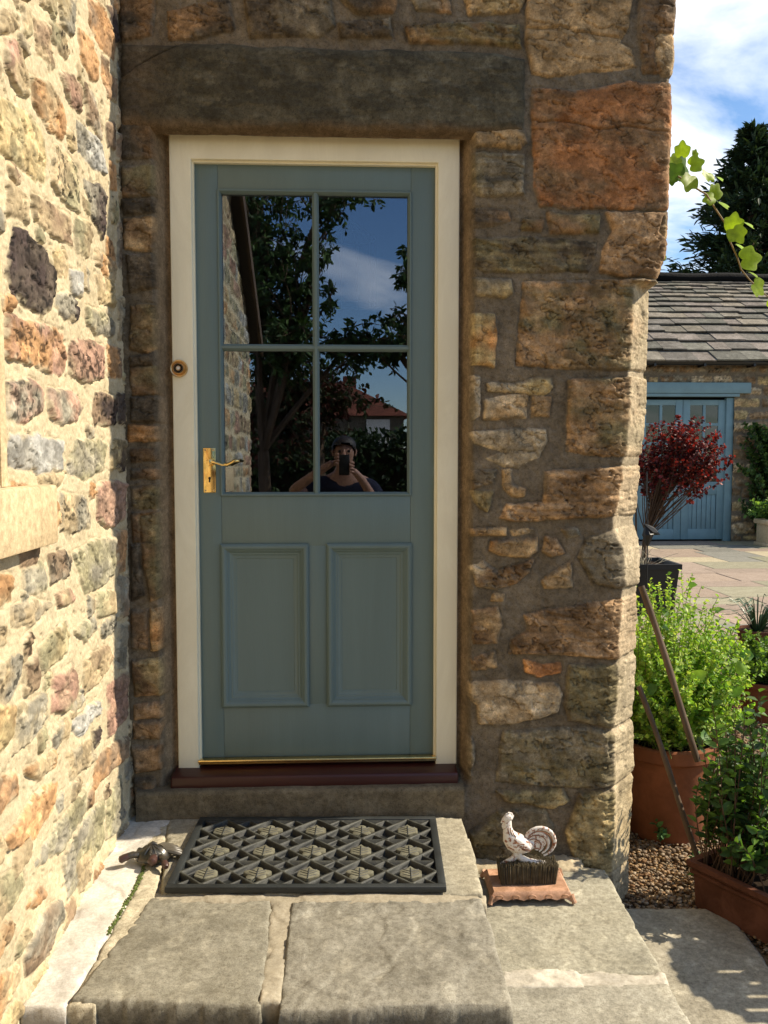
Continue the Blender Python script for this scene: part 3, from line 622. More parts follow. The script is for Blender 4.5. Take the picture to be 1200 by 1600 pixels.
# ------------------------------------------------------------------ door frame
frame = empty('door_frame', (-0.09, 0.02, 0.5), 'cream painted wooden door frame with brass bell push on its left post', 'door frame')
fx0, fx1 = hitY(271, 715, 0)[0], hitY(716, 715, 0)[0]; ix0, ix1 = hitY(304.5, 715, 0)[0], hitY(682.5, 715, 0)[0]
fzt = hitY(490, 211, 0)[2]; izt = hitY(490, 251, 0)[2]; fzb = hitY(290, 1201, 0)[2]
YD = 0.032
b = MB(); b.prism([(fx0, fzb), (ix0, fzb), (ix0, izt), (ix1, izt), (ix1, fzb), (fx1, fzb), (fx1, fzt), (fx0, fzt)], 0.0, 0.10)
bm_ = bmesh.new(); me_ = bpy.data.meshes.new('t'); me_.from_pydata(b.v, [], b.f); bm_.from_mesh(me_)
bmesh.ops.bevel(bm_, geom=[e_ for e_ in bm_.edges if abs(e_.verts[0].co.y-e_.verts[1].co.y) < 0.01 and e_.verts[0].co.y < 0.01], offset=0.0045, segments=3, affect='EDGES', profile=0.5)
bm_.verts.index_update(); b = MB(); b.add([v.co for v in bm_.verts], [[v.index for v in f.verts] for f in bm_.faces]); bm_.free(); b.build('frame', M['cream'], frame)
b = MB(); q_ = 0.006; b.prism([(ix0-0.004, fzb+0.01), (ix0+q_, fzb+0.01), (ix0+q_, izt-q_), (ix1-q_, izt-q_), (ix1-q_, fzb+0.01), (ix1+0.004, fzb+0.01), (ix1+0.004, izt+0.004), (ix0-0.004, izt+0.004)], 0.016, 0.098); b.build('door_stop', M['cream'], frame, ang=20)
# oxblood sill
s0 = hitY(268, 1215, -0.05)[0]; s1 = hitY(715, 1215, -0.05)[0]; sz1 = hitY(490, 1212, -0.075)[2]; sz0 = hitY(490, 1232, -0.075)[2]
szb = hitY(490, 1192, -0.0)[2]
b = MB(); b.add([(s0, -0.075, sz0), (s1, -0.075, sz0), (s1, 0.1, sz0), (s0, 0.1, sz0), (s0, -0.072, sz1), (s1, -0.072, sz1), (s1, 0.1, szb-0.004), (s0, 0.1, szb-0.004), ], [(0, 1, 5, 4), (4, 5, 6, 7), (0, 4, 7, 3), (1, 2, 6, 5), (0, 3, 2, 1), (3, 7, 6, 2)])
bm_ = bmesh.new(); me_ = bpy.data.meshes.new('t'); me_.from_pydata(b.v, [], b.f); bm_.from_mesh(me_); bmesh.ops.bevel(bm_, geom=bm_.edges[:], offset=0.008, segments=3, affect='EDGES', profile=0.5)
bm_.verts.index_update(); b = MB(); b.add([v.co for v in bm_.verts], [[v.index for v in f.verts] for f in bm_.faces]); b.build('sill', M['redsill'], frame)
zbr = hitY(490, 1187, -0.004)[2]
b = MB(); b.tube([(ix0-0.001, -0.004, zbr), (ix1+0.001, -0.004, zbr)], 0.0052, 10); b.box((ix0, -0.002, zbr-0.012), (ix1, 0.03, zbr+0.002), 0.001); b.build('weather_bar', M['brass'], frame)
# bell push
bc = hitY(279, 575.5, -0.012)
b = MB(); b.lathe([(0.0285, 0.012), (0.0285, 0.004), (0.0265, 0.0), (0.022, 0.001), (0.021, 0.003), (0.019, -0.001), (0.0165, -0.006), (0.0145, -0.006), (0.0125, -0.002), (0.0115, 0.004), (0.001, 0.004)], (bc[0], -0.012, bc[2]), 40, 'Y')
bell = b.build('bell_push', M['bellbrass'], frame, ang=60); b = MB(); b.lathe([(0.0165, -0.002), (0.0160, -0.0064), (0.0145, -0.0064), (0.0138, -0.003), (0.001, -0.001)], (bc[0], -0.012, bc[2]), 32, 'Y'); b.build('dark_ring', M['black'], bell); b = MB(); b.lathe([(0.0085, 0.004), (0.0085, -0.008), (0.0075, -0.010), (0.0072, -0.0075), (0.001, -0.0075)], (bc[0], -0.012, bc[2]), 32, 'Y'); b.build('inner_ring', M['bellbrass'], bell); b = MB(); b.lathe([(0.0062, -0.006), (0.0062, -0.009), (0.005, -0.0105), (0.001, -0.011)], (bc[0], -0.012, bc[2]), 24, 'Y'); b.build('button', M['white_metal'], bell)

# ------------------------------------------------------------------ door leaf
door = empty('front_door', (-0.09, 0.05, 0.51), 'teal panelled door with four glass panes and brass lever handle', 'door')
def dx_(px, py=715): return hitY(px, py, YD)[0]
def dz_(py, px=490): return hitY(px, py, YD)[2]
L0, L1 = ix0+0.001, ix1-0.001; Zt, Zb = izt-0.003, dz_(1181)
gx0, gx1, gz0, gz1 = dx_(345.5), dx_(641), dz_(773.5), dz_(299)
pz0, pz1 = dz_(1100), dz_(853)
b = MB(); b.box((L0, YD, Zb), (gx0-0.001, YD+0.044, Zt), 0.0015); b.build('stile', M['teal'], door)
b = MB(); b.box((gx1+0.001, YD, Zb), (L1, YD+0.044, Zt), 0.0015); b.build('stile', M['teal'], door)
b = MB(); b.box((gx0-0.0005, YD+0.0004, gz1), (gx1+0.0005, YD+0.044, Zt), 0.0012); b.build('rail', M['teal'], door)
b = MB(); b.box((gx0-0.0005, YD+0.0004, pz1), (gx1+0.0005, YD+0.044, gz0), 0.0012); b.build('rail', M['teal'], door)
b = MB(); b.box((gx0-0.0005, YD+0.0004, Zb), (gx1+0.0005, YD+0.044, pz0), 0.0012); b.build('rail', M['teal'], door)
qa, qb = dx_(480, 980), dx_(513.5, 980)
b = MB(); b.box((qa, YD+0.0004, pz0-0.0005), (qb, YD+0.044, pz1+0.0005), 0.0012); b.build('muntin', M['teal'], door)
def mould(b, x0, x1, z0, z1, prof, y):
    """mitred moulding: prof = [(inset, rise towards the viewer)]"""
    V = []
    for o, h in prof: V += [(x0+o, y-h, z0+o), (x1-o, y-h, z0+o), (x1-o, y-h, z1-o), (x0+o, y-h, z1-o)]
    Fs = []
    for i in range(len(prof)-1):
        for k_ in range(4): Fs.append((i*4+k_, i*4+(k_+1) % 4, (i+1)*4+(k_+1) % 4, (i+1)*4+k_))
    b.add(V, Fs)
for xa, xb in ((gx0-0.0, qa), (qb, gx1+0.0)):
    b = MB(); b.box((xa+0.002, YD+0.012, pz0+0.002), (xb-0.002, YD+0.03, pz1-0.002)); pn = b.build('panel', M['teal'], door, False)
    b = MB(); mould(b, xa-0.006, xb+0.006, pz0-0.008, pz1+0.008, [(0, -0.002), (0.0, 0.006), (0.003, 0.010), (0.008, 0.013), (0.014, 0.0125), (0.019, 0.009), (0.022, 0.004), (0.024, 0.004), (0.026, 0.001), (0.032, -0.004), (0.036, -0.0045), (0.0375, -0.006), (0.044, -0.0085), (0.050, -0.010), (0.052, -0.0125)], YD)
    b.build('moulding', M['teal'], pn, ang=25)
# glazing
b = MB(); mould(b, gx0-0.003, gx1+0.003, gz0-0.003, gz1+0.003, [(0, -0.001), (0, 0.004), (0.002, 0.006), (0.006, 0.006), (0.009, 0.001), (0.0125, -0.006), (0.0125, -0.018)], YD)
b.build('glazing_bead', M['teal'], door, ang=25)
vx = dx_(494.5); hz = dz_(543)
b = MB()
hprof = [(-0.011, 0.018), (-0.011, 0.008), (-0.006, 0.001), (-0.004, -0.002), (0.004, -0.002), (0.006, 0.001), (0.011, 0.008), (0.011, 0.018)]
V = [(vx+a_, YD+c_, gz0) for a_, c_ in hprof]+[(vx+a_, YD+c_, gz1) for a_, c_ in hprof]; n8 = len(hprof)
b.add(V, [(i, i+1, n8+i+1, n8+i) for i in range(n8-1)]); b.build('glazing_bar', M['teal'], door, ang=25)
b = MB(); V = [(gx0, YD+c_+0.0005, hz+a_) for a_, c_ in hprof]+[(gx1, YD+c_+0.0005, hz+a_) for a_, c_ in hprof]
b.add(V, [(i, i+1, n8+i+1, n8+i) for i in range(n8-1)]); b.build('glazing_bar', M['teal'], door, ang=25)
for (xa, xb, za, zb, tl) in ((gx0, vx, hz, gz1, 0.0012), (vx, gx1, hz, gz1, -0.0008), (gx0, vx, gz0, hz, 0.0006), (vx, gx1, gz0, hz, 0.0)):
    b = MB(); b.box((xa+0.002, YD+0.0182, za+0.002), (xb-0.002, YD+0.0222, zb-0.002)); b.build('glass_pane', M['glass'], door, False)
# handle
h0 = hitY(317.5, 700, YD); h1 = hitY(338, 769.5, YD)
b = MB(); b.box((h0[0], YD-0.006, h1[2]), (h1[0], YD+0.001, h0[2]), 0.002); hd = b.build('door_handle', M['brass'], door)
hc = hitY(329, 722, YD-0.02)
b = MB(); b.lathe([(0.0135, 0), (0.0135, -0.006), (0.011, -0.010), (0.009, -0.03), (0.010, -0.045), (0.002, -0.048)], (hc[0], YD-0.005, hc[2]), 24, 'Y')
lp = [(0, -0.044, 0.0), (0.012, -0.046, 0.002), (0.026, -0.046, -0.003), (0.042, -0.045, -0.0085), (0.058, -0.044, -0.009), (0.070, -0.044, -0.003), (0.080, -0.044, 0.003), (0.090, -0.043, 0.005), (0.098, -0.042, 0.003)]
b.tube([(hc[0]+x, YD+y, hc[2]+z) for x, y, z in lp], 0, 14, ell=[(0.007, 0.007), (0.006, 0.0055), (0.005, 0.0045), (0.0048, 0.0045), (0.0055, 0.0055), (0.0085, 0.005), (0.0095, 0.006), (0.009, 0.0065), (0.003, 0.003)])
b.build('lever', M['brass'], hd)
kx_, kz_ = hitY(327.5, 747, YD-0.006)[[0, 2]]
b = MB(); b.lathe([(0.0042, 0.001), (0.0042, -0.0014), (0.0005, -0.0014)], (kx_, YD-0.0062, kz_), 16, 'Y'); b.box((kx_-0.0026, YD-0.0076, kz_-0.014), (kx_+0.0026, YD-0.0052, kz_-0.001)); b.build('keyhole', M['black'], hd)
for sxp in (h0[0]+0.0065, h1[0]-0.0065):
    for szp in (h0[2]-0.0065, h1[2]+0.0065):
        b = MB(); b.lathe([(0.0034, 0.001), (0.0032, -0.0012), (0.0005, -0.0018)], (sxp, YD-0.006, szp), 12, 'Y'); b.build('screw', M['bellbrass'], hd)
# dark hallway behind the door
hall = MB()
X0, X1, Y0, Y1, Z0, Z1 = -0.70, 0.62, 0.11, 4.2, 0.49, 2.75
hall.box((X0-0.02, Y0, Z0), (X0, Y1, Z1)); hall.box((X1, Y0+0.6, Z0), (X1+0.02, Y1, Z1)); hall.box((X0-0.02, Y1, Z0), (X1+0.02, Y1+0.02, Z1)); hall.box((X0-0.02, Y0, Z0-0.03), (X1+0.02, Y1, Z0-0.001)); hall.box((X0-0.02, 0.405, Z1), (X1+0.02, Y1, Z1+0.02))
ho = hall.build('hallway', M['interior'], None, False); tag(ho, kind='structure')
# wire lantern hanging in the hall
lc = hitY(546, 425, 0.85)
lan = empty('wire_lantern', tuple(lc), 'round wire cage lantern hanging in the dark hall, seen through the upper right pane', 'lantern')
lm = metal_mat('dull_wire', (0.25, 0.25, 0.25), 0.5)
b = MB()
for dz in (-0.14, 0.14): b.tube([(lc[0]+0.11*math.cos(a), lc[1]+0.11*math.sin(a), lc[2]+dz) for a in np.linspace(0, 2*math.pi, 25)], 0.003, 6, caps=False); b.build('hoop', lm, lan); b = MB()
b = None
for i in range(10):
    a = i*math.pi/5; b = MB(); b.tube([(lc[0]+0.11*math.cos(a), lc[1]+0.11*math.sin(a), lc[2]-0.14), (lc[0]+0.11*math.cos(a), lc[1]+0.11*math.sin(a), lc[2]+0.14), (lc[0], lc[1], lc[2]+0.22)], 0.002, 5); b.build('wire', lm, lan)
b = MB(); b.tube([(lc[0], lc[1], lc[2]+0.22), (lc[0], lc[1], 2.75)], 0.004, 6); b.build('chain', M['black'], lan)

# ------------------------------------------------------------------ rubber mat
mc = [hitZ(306, 1276, ZP+0.02)[:2], hitZ(679, 1276, ZP+0.02)[:2], hitZ(700, 1386, ZP+0.02)[:2], hitZ(264, 1388, ZP+0.02)[:2]]
MW, MH = 5, 3
mat_w = float((np.linalg.norm(mc[1]-mc[0])+np.linalg.norm(mc[2]-mc[3]))/2); mat_h = float((np.linalg.norm(mc[3]-mc[0])+np.linalg.norm(mc[2]-mc[1]))/2)
ctr = sum(mc)/4; exv = (mc[1]-mc[0]+mc[2]-mc[3]); ang = math.atan2(exv[1], exv[0])
print('MAT', mat_w, mat_h, ctr, math.degrees(ang), 'frame', fx0, fx1, fzb, fzt, 'door z', Zb, Zt)
mat = empty('doormat', (ctr[0], ctr[1], ZP+0.004), 'black rubber doormat with leaf reliefs and open diamond lattice on the platform', 'doormat', rz=ang)
bd = 0.022; tw, thh = mat_w/2, mat_h/2; T0, T1 = 0.0, 0.018
b = MB()
b.box((-tw, -thh, 0), (tw, -thh+bd, T1), 0.004); b.box((-tw, thh-bd, 0), (tw, thh, T1), 0.004); b.box((-tw, -thh+bd, 0), (-tw+bd, thh-bd, T1-0.0005), 0.003); b.box((tw-bd, -thh+bd, 0), (tw, thh-bd, T1-0.0005), 0.003)
b.build('border', M['rubber'], mat, local=True)
iw, ih = (mat_w-2*bd), (mat_h-2*bd); cw, chh = iw/MW, ih/MH
u = np.arange(-iw/2-0.002, iw/2+0.002, 0.0022); v = np.arange(-ih/2-0.002, ih/2+0.002, 0.0022); U, V = np.meshgrid(u, v, indexing='ij')
a1 = (U+iw/2)/cw; a2 = (V+ih/2)/chh      # lattice diamonds centred on integers, leaf diamonds on half-integers
p = a1+a2; q = a1-a2                      # big bars at half-odd p, q
dp = np.abs((p-0.5) - np.round(p-0.5)); dq = np.abs((q-0.5)-np.round(q-0.5))
bigbar = np.minimum(dp, dq)
# which kind of diamond
fa = np.abs(a1-np.round(a1))+np.abs(a2-np.round(a2)); lattice = fa < 0.5
dps = np.abs(p-np.round(p)); dqs = np.abs(q-np.round(q))
small = np.minimum(dps, dqs)
fy = (a2-np.round(a2))*2; rowd = np.minimum(np.abs(np.abs(fy)-0.25), np.abs(fy))
hb = 0.017*sst(0.058, 0.036, bigbar)
hs = np.where(lattice, 0.013*np.maximum(sst(0.048, 0.026, small), sst(0.07, 0.04, np.abs(fy))), 0)
Hm = np.maximum(np.maximum(hb, hs), 0.001)
cm = np.ones(U.shape+(3,))*np.array((.014, .016, .015)); dust = sst(0.006, 0.016, Hm)[..., None]*(0.55+0.45*fbm(U*20, V*20, 3, 5))[..., None]; cm = cm*(1-dust)+np.array((.085, .085, .066))*dust
M['matrub'] = stone_mat('dusty_black_rubber', None, 0.6, 20, 90, 400, 0.7, 1.3, 0.001, False, None, 0.4)
npmesh('lattice', np.stack([U, V, Hm], -1).reshape(-1, 3), gridfaces(len(u), len(v)), M['matrub'], mat, cm.reshape(-1, 3), local=True)
def leafshape(kind):
    pts = []
    if kind == 0:     # broad heart leaf
        for a in np.linspace(0, 2*math.pi, 28, endpoint=False):
            r = 0.92+0.06*math.cos(6*a); x = math.sin(a)*r; y = math.cos(a)*r*0.8
            if abs(a-0) < 0.3 or abs(a-2*math.pi) < 0.3: y += 0.3*(1-abs(math.sin(a))/0.3)
            pts.append((x*0.85, y))
    else:             # maple: five lobes
        for a in np.linspace(0, 2*math.pi, 40, endpoint=False):
            r = 0.62+0.38*abs(math.cos(2.5*a))**1.2; pts.append((math.sin(a)*r, math.cos(a)*r*0.95))
    return pts
for j in range(3):
    for i in range(5):
        kd = [[0, 1, 0, 1, 0], [1, 0, 1, 0, 1], [0, 1, 0, 1, 0]][2-j][i]
        cx, cy = -iw/2+(i+0.5)*cw, -ih/2+(j+0.5)*chh; sc = 0.042
        sh = leafshape(kd); n = len(sh); b = MB()
        V_ = []
        for (rf, hh_) in ((1.0, 0.002), (0.98, 0.0105), (0.88, 0.0125), (0.45, 0.012)): V_ += [(cx+x*sc*rf, cy+y*sc*rf*0.95, hh_) for x, y in sh]
        Fs = [(r_*n+k_, r_*n+(k_+1) % n, (r_+1)*n+(k_+1) % n, (r_+1)*n+k_) for r_ in range(3) for k_ in range(n)]+[tuple(3*n+k_ for k_ in range(n))]
        b.add(V_, Fs)
        lf = b.build('leaf_relief', M['leafrubber'], mat, ang=50, local=True)
        b = MB(); b.tube([(cx, cy-0.7*sc, 0.0122), (cx, cy+0.62*sc, 0.0122)], 0.0016, 5)
        for sg in (-1, 1):
            for yy in (-0.35, 0.0, 0.3): b.tube([(cx, cy+(yy-0.15)*sc, 0.0124), (cx+sg*0.55*sc, cy+(yy+0.15)*sc, 0.0124)], 0.0012, 4)
        vo = b.build('vein', M['rubber'], None); vo.parent = lf

# ------------------------------------------------------------------ rooster boot brush
rc = hitZ(829, 1400, ZS+0.0)
p_l = hitZ(768, 1415, ZS); p_r = hitZ(898, 1415, ZS); SCW = float(np.linalg.norm(p_r-p_l))
print('SCRAPER', SCW, rc)
boot = empty('boot_brush', (float((p_l[0]+p_r[0])/2), float(p_l[1]+0.085), ZS+0.002), 'white rooster standing on a bristle boot brush with scalloped orange base', 'boot brush', rz=R(-1))
M['rustbase'] = paint_mat('rusty_orange_enamel', (0.52, 0.30, 0.19), 0.6, 0.3, 0.25, 0.0012, 90, None, 0.35)
M['roosterwhite'] = None
def rooster_mat():
    m, t, b_ = base_mat('chipped_white_enamel', 0.4, 0.45)
    v = coords(t); n = noise(t, 55, 6, 0.7, v, 0.8); r = ramp(t, n.outputs['Fac'], 0.42, (0.30, 0.11, 0.045), 0.48, (0.78, 0.73, 0.66))
    t.links.new(r.outputs[0], b_.inputs['Base Color'])
    bp = N_(t, 'ShaderNodeBump'); bp.inputs['Distance'].default_value = 0.002; n2 = noise(t, 160, 4, 0.6, v); t.links.new(n2.outputs['Fac'], bp.inputs['Height']); t.links.new(bp.outputs[0], b_.inputs['Normal'])
    return m
M['roosterwhite'] = rooster_mat()
bw, bdp = SCW/2, 0.085
# scalloped skirt base: outline loop with wavy lower edge
b = MB()
nn = 160; top, low = [], []
def rect_pt(t, hw, hd):
    per = 4*(hw+hd); s = t*per
    if s < 2*hw: return (-hw+s, -hd), 0, s/(2*hw)
    s -= 2*hw
    if s < 2*hd: return (hw, -hd+s), 1, s/(2*hd)
    s -= 2*hd
    if s < 2*hw: return (hw-s, hd), 0, s/(2*hw)
    s -= 2*hw
    return (-hw, hd-s), 1, s/(2*hd)
rings = [(bw*0.52, bdp*0.5, 0.033, 0), (bw-0.016, bdp-0.016, 0.033, 0), (bw-0.012, bdp-0.012, 0.034, 0), (bw-0.007, bdp-0.007, 0.030, 0), (bw-0.003, bdp-0.003, 0.020, 0.3), (bw, bdp, 0.010, 1), (bw-0.004, bdp-0.004, 0.010, 1)]
V_ = []
for hw, hd_, hgt, wv in rings:
    for k_ in range(nn):
        (x, y), sd, fr = rect_pt(k_/nn, hw, hd_)
        cycles_ = 5 if sd == 0 else 4
        corner = max(0, 1-min(fr, 1-fr)*(9 if sd == 0 else 6))
        z = hgt+wv*(0.006*abs(math.sin(fr*math.pi*cycles_)) *1.0) - wv*corner*0.011
        ex = wv*corner*0.006
        V_.append((x*(1+ex/hw), y*(1+ex/hd_), max(z, 0.0)))
Fs = [(r_*nn+k_, r_*nn+(k_+1) % nn, (r_+1)*nn+(k_+1) % nn, (r_+1)*nn+k_) for r_ in range(len(rings)-1) for k_ in range(nn)]+[tuple(range(nn))]
b.add(V_, Fs); base = b.build('base', M['rustbase'], boot, ang=35, local=True)
for i in range(5):
    x = -bw+(i+0.5)*2*bw/5; b = MB(); pts = [(x+0.011*math.cos(a), -bdp-0.001, 0.0215+0.0065*math.sin(a)) for a in np.linspace(-0.5, 4.2, 12)]; b.tube(pts, 0.0022, 6); o = b.build('scroll', M['rustbase'], None); o.parent = base
for sx_ in (-1, 1):
    for sy_ in (-1, 1):
        b = MB(); b.tube([(sx_*(bw-0.006), sy_*(bdp-0.006), 0.024), (sx_*(bw-0.001), sy_*(bdp-0.001), 0.012), (sx_*(bw+0.003), sy_*(bdp+0.003), 0.002)], [0.009, 0.007, 0.008], 8); o = b.build('foot', M['rustbase'], None); o.parent = base
# bristles
rr_ = random.Random(8); b = MB(); hw, hd2 = SCW*0.355, 0.034
for i in range(60):
    for j in range(13):
        x = -hw+2*hw*(i+rr_.random())/60; y = -hd2+2*hd2*(j+rr_.random())/13; lean = rr_.uniform(-0.004, 0.004)
        h = 0.066+rr_.uniform(-0.004, 0.004); ox = -0.006
        b.tube([(x*0.95, y, 0.033), (x*1.02+lean+ox*0, y+rr_.uniform(-.003, .003), 0.03+h)], [0.0016, 0.0011], 4)
M['bristle'] = paint_mat('dark_bristle', (0.11, 0.09, 0.055), 0.7, 0.2, 0.5, 0.001, 200)
br = b.build('bristles', M['bristle'], boot, False, local=True)
b = MB(); b.box((-hw*0.93, -hd2*0.85, 0.032), (hw*0.93, hd2*0.85, 0.086)); o = b.build('bristle_bed', M['black'], None, False); o.parent = br
# rooster (facing left): profile sweep in XZ with thickness
RX = lambda px, py: ((px-829)*SCW/130.0, (1350-py)*SCW/130.0*0.96+0.094)
def rt(pts): return [(RX(x, y)[0], 0, RX(x, y)[1]) for x, y in pts]
b = MB()
k_ = SCW/130.0
bp_ = [(799, 1276, 4, 4), (797, 1283, 6.5, 6), (797, 1292, 7, 7), (798, 1300, 9, 8), (801, 1308, 13, 10), (807, 1316, 16, 12), (815, 1320, 16, 12.5), (823, 1322, 14, 11), (830, 1322, 12, 9), (836, 1320, 8, 6), (840, 1318, 3, 3)]
b.tube(rt([(x, y) for x, y, _, _ in bp_]), 0, 20, ell=[(c_*k_, a_*k_) for _, _, a_, c_ in bp_])
# head, beak, wattles
b.tube(rt([(805, 1275), (800, 1274), (795, 1276), (790, 1279), (786, 1284)]), [3*k_, 6.5*k_, 6*k_, 3.5*k_, 0.8*k_], 12)
b.tube(rt([(792, 1283), (790, 1289), (790, 1294)]), 0, 8, ell=[(1.5*k_, 2.5*k_), (2*k_, 3*k_), (1*k_, 1.5*k_)])
# wing
wpts = rt([(806, 1308), (814, 1315), (824, 1322), (832, 1326)]); 
for sg in (-1, 1): b.tube([(x, sg*9.0*k_, z) for x, _, z in wpts], 0, 10, ell=[(2.5*k_, 5*k_), (4*k_, 8*k_), (4*k_, 7*k_), (1*k_, 2*k_)])
rb = b.build('rooster', M['roosterwhite'], boot, ang=60, local=True)
# comb: fan of bumps
b = MB()
for (x, y, r_) in ((795, 1269, 3.4), (799, 1267, 3.6), (803, 1268, 3.6), (806, 1272, 3.4)): b.tube(rt([(800, 1276), ((800+x)/2, (1276+y)/2), (x, y-1)]), [2.6*k_, r_*k_, r_*0.55*k_], 8)
o = b.build('comb', M['roosterwhite'], None, ang=60); o.parent = rb
# tail: nested curved feathers forming a round fan
b = MB()
for i, (rad_, w_) in enumerate(((23, 5.5), (18, 4.5), (13.5, 4.2), (9, 3.8), (5, 3.5))):
    cx_, cy_ = 826+rad_, 1315+(23-rad_)*0.45; pts = []; el = []
    a0, a1_ = math.radians(200-6*i), math.radians(-75+8*i)
    for q_ in range(15):
        f_ = q_/14; a = a0+(a1_-a0)*f_; rx = rad_*(1.0+0.10*f_)
        pts.append((cx_+rx*math.cos(a)+1.5*i*0.3, cy_-rx*math.sin(a)*0.98+2))
        ww = w_*math.sin(math.pi*min(0.96, 0.2+0.75*f_))**0.6*k_*0.62+0.0004; el.append((3.6*k_*(1-0.5*f_), ww))
    b.tube(rt(pts), 0, 10, ell=el)
cent = rt([(834, 1320), (842, 1316), (850, 1316), (858, 1322)]); b.tube(cent, 0, 10, ell=[(4*k_, 8*k_), (2.5*k_, 17*k_), (2.2*k_, 17*k_), (1.6*k_, 8*k_)])
o = b.build('tail', M['roosterwhite'], None, ang=60); o.parent = rb
# legs and cast foot mound
b = MB()
b.tube(rt([(810, 1330), (812, 1338), (806, 1346), (792, 1352), (786, 1354)]), 0, 10, ell=[(5*k_, 9*k_), (4*k_, 6*k_), (4*k_, 5*k_), (4*k_, 3*k_), (4*k_, 2*k_)])
b.tube(rt([(815, 1332), (814, 1341), (820, 1346), (832, 1350), (845, 1352), (856, 1354), (862, 1357)]), 0, 10, ell=[(5*k_, 8*k_), (4*k_, 6*k_), (5*k_, 6*k_), (6*k_, 4*k_), (6*k_, 3.5*k_), (6*k_, 4*k_), (5*k_, 3*k_)])
o = b.build('legs', M['roosterwhite'], None, ang=60); o.parent = rb
M['rustline'] = paint_mat('rusty_feather_line', (0.24, 0.10, 0.045), 0.6, 0.3, 0.4)
b = MB()
for i, rad_ in enumerate((20.5, 16.0, 11.5, 7.0)):
    pts = [(826+rad_+1+rad_*(1+0.08*f_)*math.cos(a), 1317+(23-rad_)*0.45-rad_*math.sin(a)*0.98) for f_, a in [(q_/12, math.radians(175-8*i)+(math.radians(-50+6*i)-math.radians(175-8*i))*q_/12) for q_ in range(13)]]
    b.tube([(x, -3.1*k_, z) for x, _, z in rt(pts)], 0.75*k_, 5)
for (x0_, y0_, x1_, y1_) in ((808, 1312, 822, 1315), (811, 1316, 826, 1320), (814, 1320, 829, 1324), (818, 1324, 832, 1326)):
    b.tube([(x, -12.6*k_, z) for x, _, z in rt([(x0_, y0_), ((x0_+x1_)/2, (y0_+y1_)/2+1.5), (x1_, y1_)])], 0.8*k_, 5)
for (x0_, y0_, x1_, y1_) in ((796, 1290, 799, 1302), (800, 1289, 804, 1304), (803, 1293, 809, 1305)):
    b.tube([(x, -7.8*k_, z) for x, _, z in rt([(x0_, y0_), ((x0_+x1_)/2-1, (y0_+y1_)/2), (x1_, y1_)])], 0.8*k_, 5)
o = b.build('feather_lines', M['rustline'], None); o.parent = rb

# ------------------------------------------------------------------ turtle figurine
tc0 = hitZ(238, 1346, ZP)
turt = empty('turtle_figurine', (float(tc0[0]), float(tc0[1]), ZP+0.004), 'small dark bronze turtle ornament with reddish flippers on the white haunching', 'ornament')
def turtle_mat():
    m, t, b_ = base_mat('painted_bronze', 0.28, 0.5, 0.35)
    v = coords(t); n = noise(t, 38, 4, 0.6, v, 0.5); r = ramp(t, n.outputs['Fac'], 0.4, (0.028, 0.03, 0.028), 0.6, (0.085, 0.07, 0.05)); t.links.new(r.outputs[0], b_.inputs['Base Color']); return m
M['bronze'] = turtle_mat(); M['redbronze'] = paint_mat('reddish_bronze', (0.055, 0.028, 0.022), 0.3, 0.5, 0.5)
tx = lambda px, py: ((px-238)*0.00183, (1346-py)*0.0016)  # rough footprint helper in metres
b = MB(); nl = 22
for ring in range(1):
    V_ = []; prof = [(1.0, 0.006), (1.03, 0.012), (0.95, 0.020), (0.8, 0.029), (0.58, 0.037), (0.32, 0.042), (0.08, 0.044)]
    for rr2, hh_ in prof:
        for k2_ in range(nl*2):
            a = 2*math.pi*k2_/(nl*2); sc_ = 1+0.04*math.cos(8*a)*(rr2 > 0.3)
            V_.append((0.048*rr2*sc_*math.cos(a), 0.036*rr2*sc_*math.sin(a), hh_+0.002*math.cos(5*a)*(0.3 < rr2 < 0.9)))
    n2 = nl*2; b.add(V_, [(i*n2+k2_, i*n2+(k2_+1) % n2, (i+1)*n2+(k2_+1) % n2, (i+1)*n2+k2_) for i in range(len(prof)-1) for k2_ in range(n2)]+[tuple((len(prof)-1)*n2+k2_ for k2_ in range(n2)), tuple(range(n2-1, -1, -1))])
for a in np.linspace(-1.2, 1.2, 5): b.tube([(0.03*math.sin(a), -0.030*math.cos(a), 0.028), (0.016*math.sin(a), -0.018*math.cos(a), 0.040), (0, 0, 0.046)], [0.003, 0.004, 0.003], 6)
b.tube([(-0.01, 0.0, 0.043), (0.002, 0.002, 0.049), (0.014, 0.004, 0.045)], [0.006, 0.008, 0.005], 8)
sh = b.build('shell', M['bronze'], turt, ang=50, local=True)
b = MB(); b.tube([(-0.035, -0.012, 0.022), (-0.052, -0.018, 0.026), (-0.066, -0.022, 0.024)], 0, 12, ell=[(0.009, 0.009), (0.012, 0.009), (0.011, 0.008)]); b.build('flipper', M['bronze'], turt, local=True)
b = MB(); b.tube([(-0.060, -0.020, 0.024), (-0.074, -0.026, 0.021), (-0.084, -0.030, 0.017), (-0.088, -0.032, 0.016)], 0, 12, ell=[(0.011, 0.009), (0.013, 0.010), (0.011, 0.011), (0.005, 0.005)]); b.build('flipper_tip', M['redbronze'], turt, local=True)
b = MB(); b.tube([(0.012, -0.024, 0.020), (0.010, -0.038, 0.019), (0.009, -0.050, 0.017), (0.009, -0.056, 0.016)], [0.010, 0.0135, 0.0125, 0.005], 14); b.build('head', M['redbronze'], turt, local=True)
b = MB(); b.tube([(0.028, -0.022, 0.020), (0.040, -0.036, 0.018), (0.046, -0.048, 0.012)], 0, 12, ell=[(0.008, 0.009), (0.009, 0.009), (0.009, 0.009)]); b.build('flipper', M['bronze'], turt, local=True)
